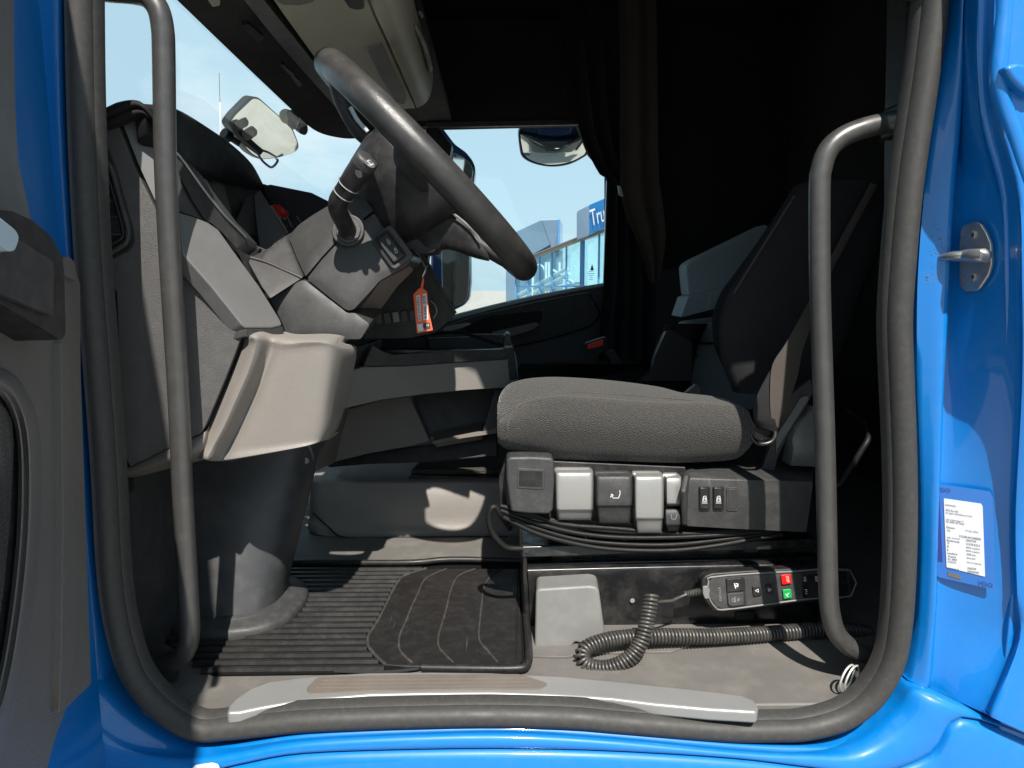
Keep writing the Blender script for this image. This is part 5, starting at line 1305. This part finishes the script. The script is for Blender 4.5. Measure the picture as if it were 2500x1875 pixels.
strokes('icon', [[(1920, 1455), (1926, 1448)], [(1918, 1450), (1924, 1457)]], plQ, m_icon, b6, 1.6, .0065)
plate('key_panel', [(1955, 1402), (2070, 1396), (2072, 1454), (1960, 1462)], plQ, .003, m_metal, rc, off=.003, r=4, bevel=.0008)
for (s, x, y) in (('M2', 1961, 1409), ('M1', 1964, 1439), ('III', 1989, 1408)):
    text('lettering', s, plQ(x, y, .0034), plQ(x + 1.5, y + 11, .0034), plQ.n, m_icon, rc, height=.0045)
text('lettering', 'STOAS', plQ(1753, 1434, .0016), plQ(1757, 1468, .0016), plQ.n, m_icond, rc, height=.004)
cn = []
for k in range(9):
    x = 1671 + k * 6.4
    cn += [plQ(x, 1451 - k * 1.2, -.012), plQ(x + 3.2, 1450 - k * 1.2, -.012)]
tube('strain_relief', cn + [plQ(1732, 1442, -.012)], [(.0052 + .0022 * (i / 18)) * (1.22 if i % 2 == 0 else .86) for i in range(18)] + [.008], m_cable, rc, 12, 2)
plate('cable_socket', [(1716, 1432), (1728, 1430), (1734, 1440), (1732, 1462), (1722, 1464), (1716, 1450)], plQ, .01, m_bracket, rc, off=.003, r=3, bevel=.002)
axis = [P(2120, 1545, 1.235), P(2060, 1540, 1.225), P(1993, 1538, 1.215), P(1900, 1545, 1.205), P(1788, 1552, 1.19), P(1700, 1554, 1.180), P(1611, 1553, 1.172), P(1523, 1557, 1.165), P(1470, 1566, 1.155), P(1432, 1582, 1.145), P(1421, 1604, 1.135), P(1434, 1624, 1.128), P(1470, 1632, 1.124), P(1508, 1624, 1.124), P(1540, 1604, 1.128), P(1562, 1575, 1.135), P(1575, 1540, 1.145), P(1583, 1500, 1.158), P(1588, 1470, 1.168), P(1590, 1452, 1.175)]
ax = catmull(axis, 14)
Ls = [0.0]
for a, b in zip(ax, ax[1:]): Ls.append(Ls[-1] + (b - a).length)
T_, N_ = frames(ax, False)
pitch_c, Rc = .0064, .0112
ntot = int(Ls[-1] / pitch_c * 12)
hp, j = [], 0
for i in range(ntot + 1):
    s_ = Ls[-1] * i / ntot
    while j < len(Ls) - 2 and Ls[j + 1] < s_: j += 1
    t = (s_ - Ls[j]) / max(1e-9, Ls[j + 1] - Ls[j])
    c = ax[j].lerp(ax[j + 1], t)
    n_ = N_[j].lerp(N_[j + 1], t).normalized()
    b_ = T_[j].cross(n_)
    a_ = 2 * math.pi * i / 12
    hp.append(c + (n_ * math.cos(a_) + b_ * math.sin(a_)) * Rc)
hp += [P(1592, 1462, 1.178), P(1604, 1470, 1.188), P(1640, 1467, 1.198), P(1660, 1458, 1.205), P(1676, 1451, 1.208)]
vs, fs = tube_geo(hp, .0031, 6, 1)
mk('coiled_lead', vs, fs, m_cable, rc, ang=80)

# steel split rings hanging at the rear corner
m_bright = M('bright_steel', (.75, .74, .72), .38, .7, None, .05, 30)
kr = thing('split_ring', 'pair of steel split rings hanging at the lower rear corner of the door opening', 'split rings', P(2080, 1690, 1.045))
for (cx_, cy_, dx) in ((2068, 1656, 0), (2080, 1658, .004)):
    c = P(cx_, cy_, 1.035)
    tube('ring', [c + V((.0150 * math.cos(t) + .004 * math.sin(t), .010 * math.cos(t), .0215 * math.sin(t))) for t in [2 * math.pi * i / 28 for i in range(28)]], .0018, m_bright, kr, 8, 1, True)
tube('ferrule', [P(2092, 1646, 1.035), P(2108, 1652, 1.035)], .0050, m_bright, kr, 12, 1)

# ================================================================ overhead
OH = thing('overhead_console', 'cream overhead storage console above the steering wheel, seen from below', 'overhead console', P(950, 262, 2.0))
ucon = sheet('underside', [[P(600, -120, 1.16), P(669, 0, 1.35), P(760, 128, 1.72), P(852, 258, 2.18), P(868, 285, 2.32)],
                    [P(740, -120, 1.16), P(790, 0, 1.345), P(850, 128, 1.715), P(930, 255, 2.175), P(940, 270, 2.26)],
                    [P(868, -120, 1.16), P(896, 0, 1.34), P(952, 128, 1.71), P(1009, 254, 2.17), P(1013, 264, 2.22)]], m_shelf, OH, V((0, 0, .05)), 3, 4)
sheet('edge_roll', [[P(876, -120, 1.16), P(904, 0, 1.34), P(960, 128, 1.71), P(1014, 254, 2.17), P(1018, 262, 2.21)],
                    [P(920, -120, 1.16), P(944, 0, 1.34), P(990, 128, 1.71), P(1036, 242, 2.15), P(1040, 250, 2.19)],
                    [P(950, -170, 1.18), P(972, -30, 1.36), P(1012, 105, 1.73), P(1050, 215, 2.15), P(1052, 230, 2.19)],
                    [P(960, -260, 1.18), P(985, -110, 1.36), P(1020, 40, 1.73), P(1055, 170, 2.15), P(1056, 190, 2.19)]], m_shelf, OH, V((-.02, 0, .03)), 3, 4)
plO = Pl(P(669, 0, 1.343), P(896, 0, 1.333), P(940, 262, 2.18))
plate('notch_shade_pad', [(832, -10), (888, -10), (890, 22), (872, 25), (852, 20)], plO, .01, m_black, OH, off=.006, r=5, bevel=.003)  # black pad in place of the dark hollow of a notch
plate('recess_shade_pad', [(896, 122), (932, 108), (960, 168), (992, 240), (988, 256), (966, 250), (930, 190)], plO, .004, m_beiged, OH, off=.003, r=6, bevel=.003)  # raised pad, darker to imitate the shade in a recess
plate('speaker_grille', [(672, -40), (790, -40), (766, 6), (730, 14), (690, 12), (676, 4)], plO, .006, M('speaker_cloth', (.20, .185, .15), .8, 0, ('holes', 260, .8, .002), .1, 20), OH, off=.004, r=5, bevel=.002)
plate('side_latch', [(1019, 28), (1028, 26), (1034, 36), (1028, 42)], PlY(1.72), .01, m_beiged, OH, r=2, bevel=.002)
tube('side_rib', [P(1010, 55, 1.66), P(1035, 110, 1.82), P(1050, 168, 2.0)], .008, m_beiged, OH, 8, 3)

# front mirror outside the windscreen
FM = thing('front_mirror', 'front blind spot mirror outside the windscreen with a dark camera clamp on its left edge', 'mirror', P(650, 390, 2.3))
plFm = PlN(P(650, 312, 2.5), (-.23, -.80, -.50))
mout = rpoly([(557, 300), (572, 278), (615, 235), (634, 238), (676, 276), (716, 312), (731, 350), (732, 362), (722, 374), (680, 387), (638, 391), (612, 376), (580, 340)], 8)
plate('housing', mout, plFm, .04, m_black, FM, bevel=.010, seg=3, off=-.003, vec=V((-.05, .06, .02)))
gpx = rpoly([(561, 301), (575, 281), (618, 240), (633, 243), (676, 281), (712, 315), (727, 351), (729, 361), (720, 372), (679, 384), (639, 388), (614, 374), (582, 338)], 8)
cgl = [plFm(x, y, .002) for x, y in gpx]
cen = sum(cgl, V((0, 0, 0))) / len(cgl)
vs, fs = [], []
K = 7
for i in range(1, K + 1):
    for p in cgl:
        q = cen.lerp(p, i / K)
        vs.append(q + plFm.n * .008 * (1 - (i / K) ** 2))
nG = len(cgl)
vs.append(cen + plFm.n * .008)
for i in range(K - 1):
    for k in range(nG):
        fs.append([i * nG + k, i * nG + (k + 1) % nG, (i + 1) * nG + (k + 1) % nG, (i + 1) * nG + k])
fs += [[k, (k + 1) % nG, len(vs) - 1] for k in range(nG)]
mk('mirror_glass', vs, fs, m_chrome, FM, ang=80)
tube('arm', [P(716, 300, 2.30), P(735, 295, 2.34), P(760, 280, 2.42), P(800, 240, 2.5)], .02, m_black, FM, 12, 4)
disc('ball_joint', P(700, 286, 2.36), (.2, -1, 0), .022, .02, m_shelf, FM, 20, .004)
loft('mirror_neck', [[P(x, y, 2.30) for x, y in ((700, 276), (718, 268), (742, 285), (752, 316), (742, 330), (716, 312))], [P(x, y, 2.36) for x, y in ((704, 276), (722, 268), (742, 288), (750, 314), (742, 326), (720, 312))]], m_black, FM, 1, 3)
plate('clamp_pad', rpoly([(570, 300), (590, 289), (600, 302), (598, 312), (578, 322), (570, 312)], 5), plFm, .010, m_black, FM, off=.018, bevel=.003)
plate('clamp_pad', rpoly([(588, 322), (608, 310), (622, 322), (622, 334), (604, 346), (594, 340)], 5), plFm, .010, m_black, FM, off=.019, bevel=.003)
plate('clamp_arm', [(558, 298), (566, 296), (585, 328), (600, 344), (636, 376), (632, 382), (596, 356), (572, 326)], plFm, .016, m_black, FM, off=.020, r=3, bevel=.003)
disc('clamp_knob', plFm(562, 336, .02), (-.5, -1, .4), .020, .03, m_black, FM, 18, .004)
tube('clamp_knob_stem', [plFm(562, 336, .02), plFm(586, 352, .012)], .011, m_black, FM, 12, 1)
tube('wire_loop', [plFm(630, 376, .02), plFm(640, 392, .03), plFm(656, 406, .03), plFm(664, 408, .03), plFm(672, 402, .03), plFm(678, 392, .02), plFm(675, 388, .006)], .0042, m_bluehouse, FM, 8, 4)
tube('dangling_lead', [P(742, 224, 2.2), P(741, 244, 2.2), P(735, 270, 2.2), P(733, 290, 2.2), P(725, 312, 2.2)], .0022, m_storage, FM, 6, 4)

# kerb mirror above the far window
KM = thing('kerb_mirror', 'rounded kerb view mirror hanging over the top of the far window, half behind the curtain', 'mirror', P(1345, 407, 3.45))
plKm = Pl(P(1268, 330, 3.42), P(1430, 330, 3.42), P(1345, 407, 3.52))
plate('housing', smooth_px([(1265, 325), (1270, 310), (1280, 305), (1313, 303), (1400, 300), (1440, 302), (1450, 330), (1438, 372), (1424, 386), (1388, 403), (1344, 408), (1302, 400), (1275, 384), (1268, 360)]), plKm, .08, m_bluehouse, KM, bevel=.012, seg=3, off=-.008, vec=V((0, .10, .03)))
plate('bezel', smooth_px([(1267, 328), (1274, 322), (1320, 332), (1360, 336), (1400, 332), (1438, 318), (1444, 330), (1434, 372), (1422, 384), (1388, 400), (1344, 406), (1302, 398), (1278, 382), (1271, 360)]), plKm, .02, m_black, KM, bevel=.004, off=.0)
kp = smooth_px([(1271, 332), (1276, 327), (1320, 337), (1360, 341), (1400, 337), (1434, 326), (1438, 336), (1430, 370), (1420, 381), (1388, 396), (1344, 402), (1304, 394), (1281, 379), (1275, 360)])
kq = [plKm(x, y, .003) for x, y in kp]
cen = sum(kq, V((0, 0, 0))) / len(kq)
vs, fs = [], []
for i in range(1, K + 1):
    for p in kq:
        vs.append(cen.lerp(p, i / K) + plKm.n * .035 * (1 - (i / K) ** 2))
nG = len(kq)
vs.append(cen + plKm.n * .035)
for i in range(K - 1):
    for k in range(nG):
        fs.append([i * nG + k, i * nG + (k + 1) % nG, (i + 1) * nG + (k + 1) % nG, (i + 1) * nG + k])
fs += [[k, (k + 1) % nG, len(vs) - 1] for k in range(nG)]
mk('mirror_glass', vs, fs, m_chrome, KM, ang=80)
plate('stem', [(1315, 296), (1394, 296), (1394, 326), (1360, 332), (1316, 328)], plKm, .05, m_bluehouse, KM, off=.012, r=3, bevel=.006, vec=V((0, .06, 0)))

# main mirror pair on the far side
RMi = thing('side_mirror', 'tall dark blue side mirror with two glasses, outside the far window behind the steering wheel', 'mirror', P(1110, 755, 3.5))
plRm = Pl(P(1080, 610, 3.50), P(1146, 625, 3.50), P(1110, 750, 3.50))
plate('housing', [(1052, 596), (1078, 560), (1148, 570), (1150, 690), (1146, 730), (1134, 745), (1108, 758), (1070, 760), (1050, 700)], plRm, .2, m_bluehouse, RMi, r=8, bevel=.03, seg=3, vec=V((0, .16, 0)))
m_g2 = plate('mirror_glass', [(1078, 606), (1146, 612), (1145, 690), (1141, 727), (1131, 739), (1108, 750), (1080, 752)], Pl(P(1080, 610, 3.494), P(1146, 625, 3.480), P(1110, 750, 3.494)), .004, m_chrome, RMi, r=6, bevel=.001)
plate('upper_housing', [(1068, 306), (1080, 312), (1110, 352), (1138, 372), (1154, 392), (1161, 410), (1158, 440), (1152, 470), (1120, 560), (1060, 560), (1040, 420)], plRm, .2, m_bluehouse, RMi, r=8, bevel=.02, seg=3, vec=V((0, .14, 0)))
plate('wide_glass', [(1106, 372), (1132, 384), (1150, 402), (1155, 415), (1152, 440), (1140, 470), (1105, 440)], Pl(P(1106, 372, 3.494), P(1155, 415, 3.478), P(1140, 470, 3.490)), .004, m_chrome, RMi, r=5, bevel=.001)

# warning label on the far window
wlb = thing('window_label', 'small clear label with an orange warning triangle, low on the far window', 'label', FP(1446, 686))
plWl = PlY(YFAR + .045)
plate('triangle', [(1441, 660), (1450, 660), (1442.5 + 3, 644)], plWl, .0006, m_tread, wlb, bevel=0)
for i, (x0, x1) in enumerate(((1437, 1449), (1434, 1452), (1437, 1450), (1440, 1447), (1438, 1448))):
    plate('text_line', rect(x0, 662 + i * 5, x1, 663 + i * 5), plWl, .0005, m_icond if i else m_ink, wlb, bevel=0)
plate('text_line', rect(1401, 689, 1420, 690), plWl, .0005, m_ink, wlb, bevel=0)

# ================================================================ rear of the cab, dark
cu_ = thing('curtain', 'black sleeper curtain drawn back at the far window', 'curtain', P(1480, 880, 2.9))
def pleat(px_l, px_r, ys, Y, n, amp):
    rows = []
    for y, l, r in zip(ys, px_l, px_r):
        rows.append([P(l + (r - l) * k / n, y, Y + amp * (1 if k % 2 else -1) * (.4 if k in (0, n) else 1)) for k in range(n + 1)])
    return rows
ys = [-80, 100, 300, 372, 425, 445, 560, 690, 770, 900]
sheet('cloth', pleat([1340, 1380, 1411, 1436, 1464, 1484, 1480, 1474, 1466, 1460], [1560, 1560, 1560, 1565, 1570, 1575, 1585, 1600, 1600, 1600], ys, 2.85, 8, .02), m_curtain, cu_, V((0, .004, 0)), 3, 3)
cu2 = thing('curtain', 'dull brown curtain strip hanging in front of the black one, narrowing at its foot', 'curtain', P(1590, 650, 2.7))
sheet('cloth', pleat([1512, 1513, 1514, 1515, 1514, 1530, 1560, 1586], [1600, 1604, 1606, 1609, 1612, 1622, 1624, 1610], [-80, 100, 300, 430, 460, 530, 600, 690], 2.7, 4, .012), m_curtb, cu2, V((0, .004, 0)), 3, 3)
plate('curtain_tie', [(1508, 452), (1516, 456), (1522, 480), (1512, 476)], PlY(2.68), .01, m_storage, cu2, r=2, bevel=.002)
ps = thing('passenger_seat', 'dark passenger seat in deep shade beyond the driver seat', 'seat', PZ(1500, 1100, ZF) * 0 + V((P(1450, 930, 2.4).x, 2.4, ZF)))
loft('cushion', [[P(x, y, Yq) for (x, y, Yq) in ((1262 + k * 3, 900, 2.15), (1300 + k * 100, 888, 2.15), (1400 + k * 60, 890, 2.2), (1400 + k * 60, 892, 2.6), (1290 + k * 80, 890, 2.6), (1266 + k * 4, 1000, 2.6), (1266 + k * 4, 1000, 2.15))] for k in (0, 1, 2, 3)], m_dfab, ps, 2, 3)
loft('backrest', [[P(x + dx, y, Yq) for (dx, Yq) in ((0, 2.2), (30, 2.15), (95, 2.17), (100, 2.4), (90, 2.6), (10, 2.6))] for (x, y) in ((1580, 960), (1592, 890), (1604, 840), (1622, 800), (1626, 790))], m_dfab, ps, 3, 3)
plate('seat_side', [(1590, 906), (1600, 868), (1626, 810), (1640, 806), (1690, 836), (1690, 930), (1560, 930)], PlY(2.12), .03, m_shroud, ps, r=5, bevel=.006)
pb = thing('belt_buckle', 'red release button of the passenger belt buckle in the dark', 'belt buckle', P(1456, 880, 2.6))
plate('release_button', [(1435, 841), (1473, 829), (1472, 844), (1436, 853)], PlY(2.55), .03, m_redb, pb, r=2, bevel=.004)
plate('buckle_body', [(1430, 838), (1480, 822), (1484, 850), (1470, 862), (1432, 866)], PlY(2.56), .04, m_black, pb, r=4, bevel=.006)
plate('buckle_strap', [(1478, 858), (1498, 852), (1530, 900), (1506, 905)], PlY(2.55), .01, m_shroud, pb, r=3, bevel=.003)
lo_ = thing('storage_locker', 'grey locker with hinged lid and two finger latches behind the driver seat', 'locker', P(1730, 960, 2.3))
plLo = PlY(2.25, .25)
plate('lid_back', [(1674, 655), (1677, 645), (1690, 635), (1872, 546), (1900, 600), (1900, 700), (1680, 722)], plLo, .04, m_storage, lo_, off=-.02, r=8, bevel=.008, vec=V((0, .10, 0)))
lid = plate('lid', [(1680, 726), (1690, 722), (1796, 690), (1900, 660), (1900, 715), (1766, 748), (1663, 775)], plLo, .04, m_storage, lo_, off=.01, r=4, bevel=.006, vec=V((0, .14, 0)))
plate('lid_panel', [(1728, 754), (1738, 724), (1744, 720), (1840, 695), (1840, 724)], plLo, .004, m_storage, lid, off=.014, r=3, bevel=.002)
plate('upper_body', [(1678, 836), (1692, 794), (1700, 790), (1860, 770), (1860, 836)], plLo, .04, m_storage, lo_, r=5, bevel=.006, vec=V((0, .2, 0)))
plate('front_body', [(1679, 841), (1860, 841), (1860, 1000), (1683, 1000)], plLo, .04, m_storage, lo_, r=3, bevel=.005, off=.004, vec=V((0, .2, 0)))
for x in (1690, 1766):
    plate('finger_recess', [(x - 2, 876), (x + 22, 874), (x + 22, 905), (x + 16, 912), (x + 2, 908)], plLo, .003, m_storage, lo_, off=.006, r=4, bevel=.001)
    plate('latch', [(x, 865), (x + 14, 863), (x + 16, 872), (x + 2, 871)], plLo, .008, m_lever, lo_, off=.014, r=2, bevel=.002)
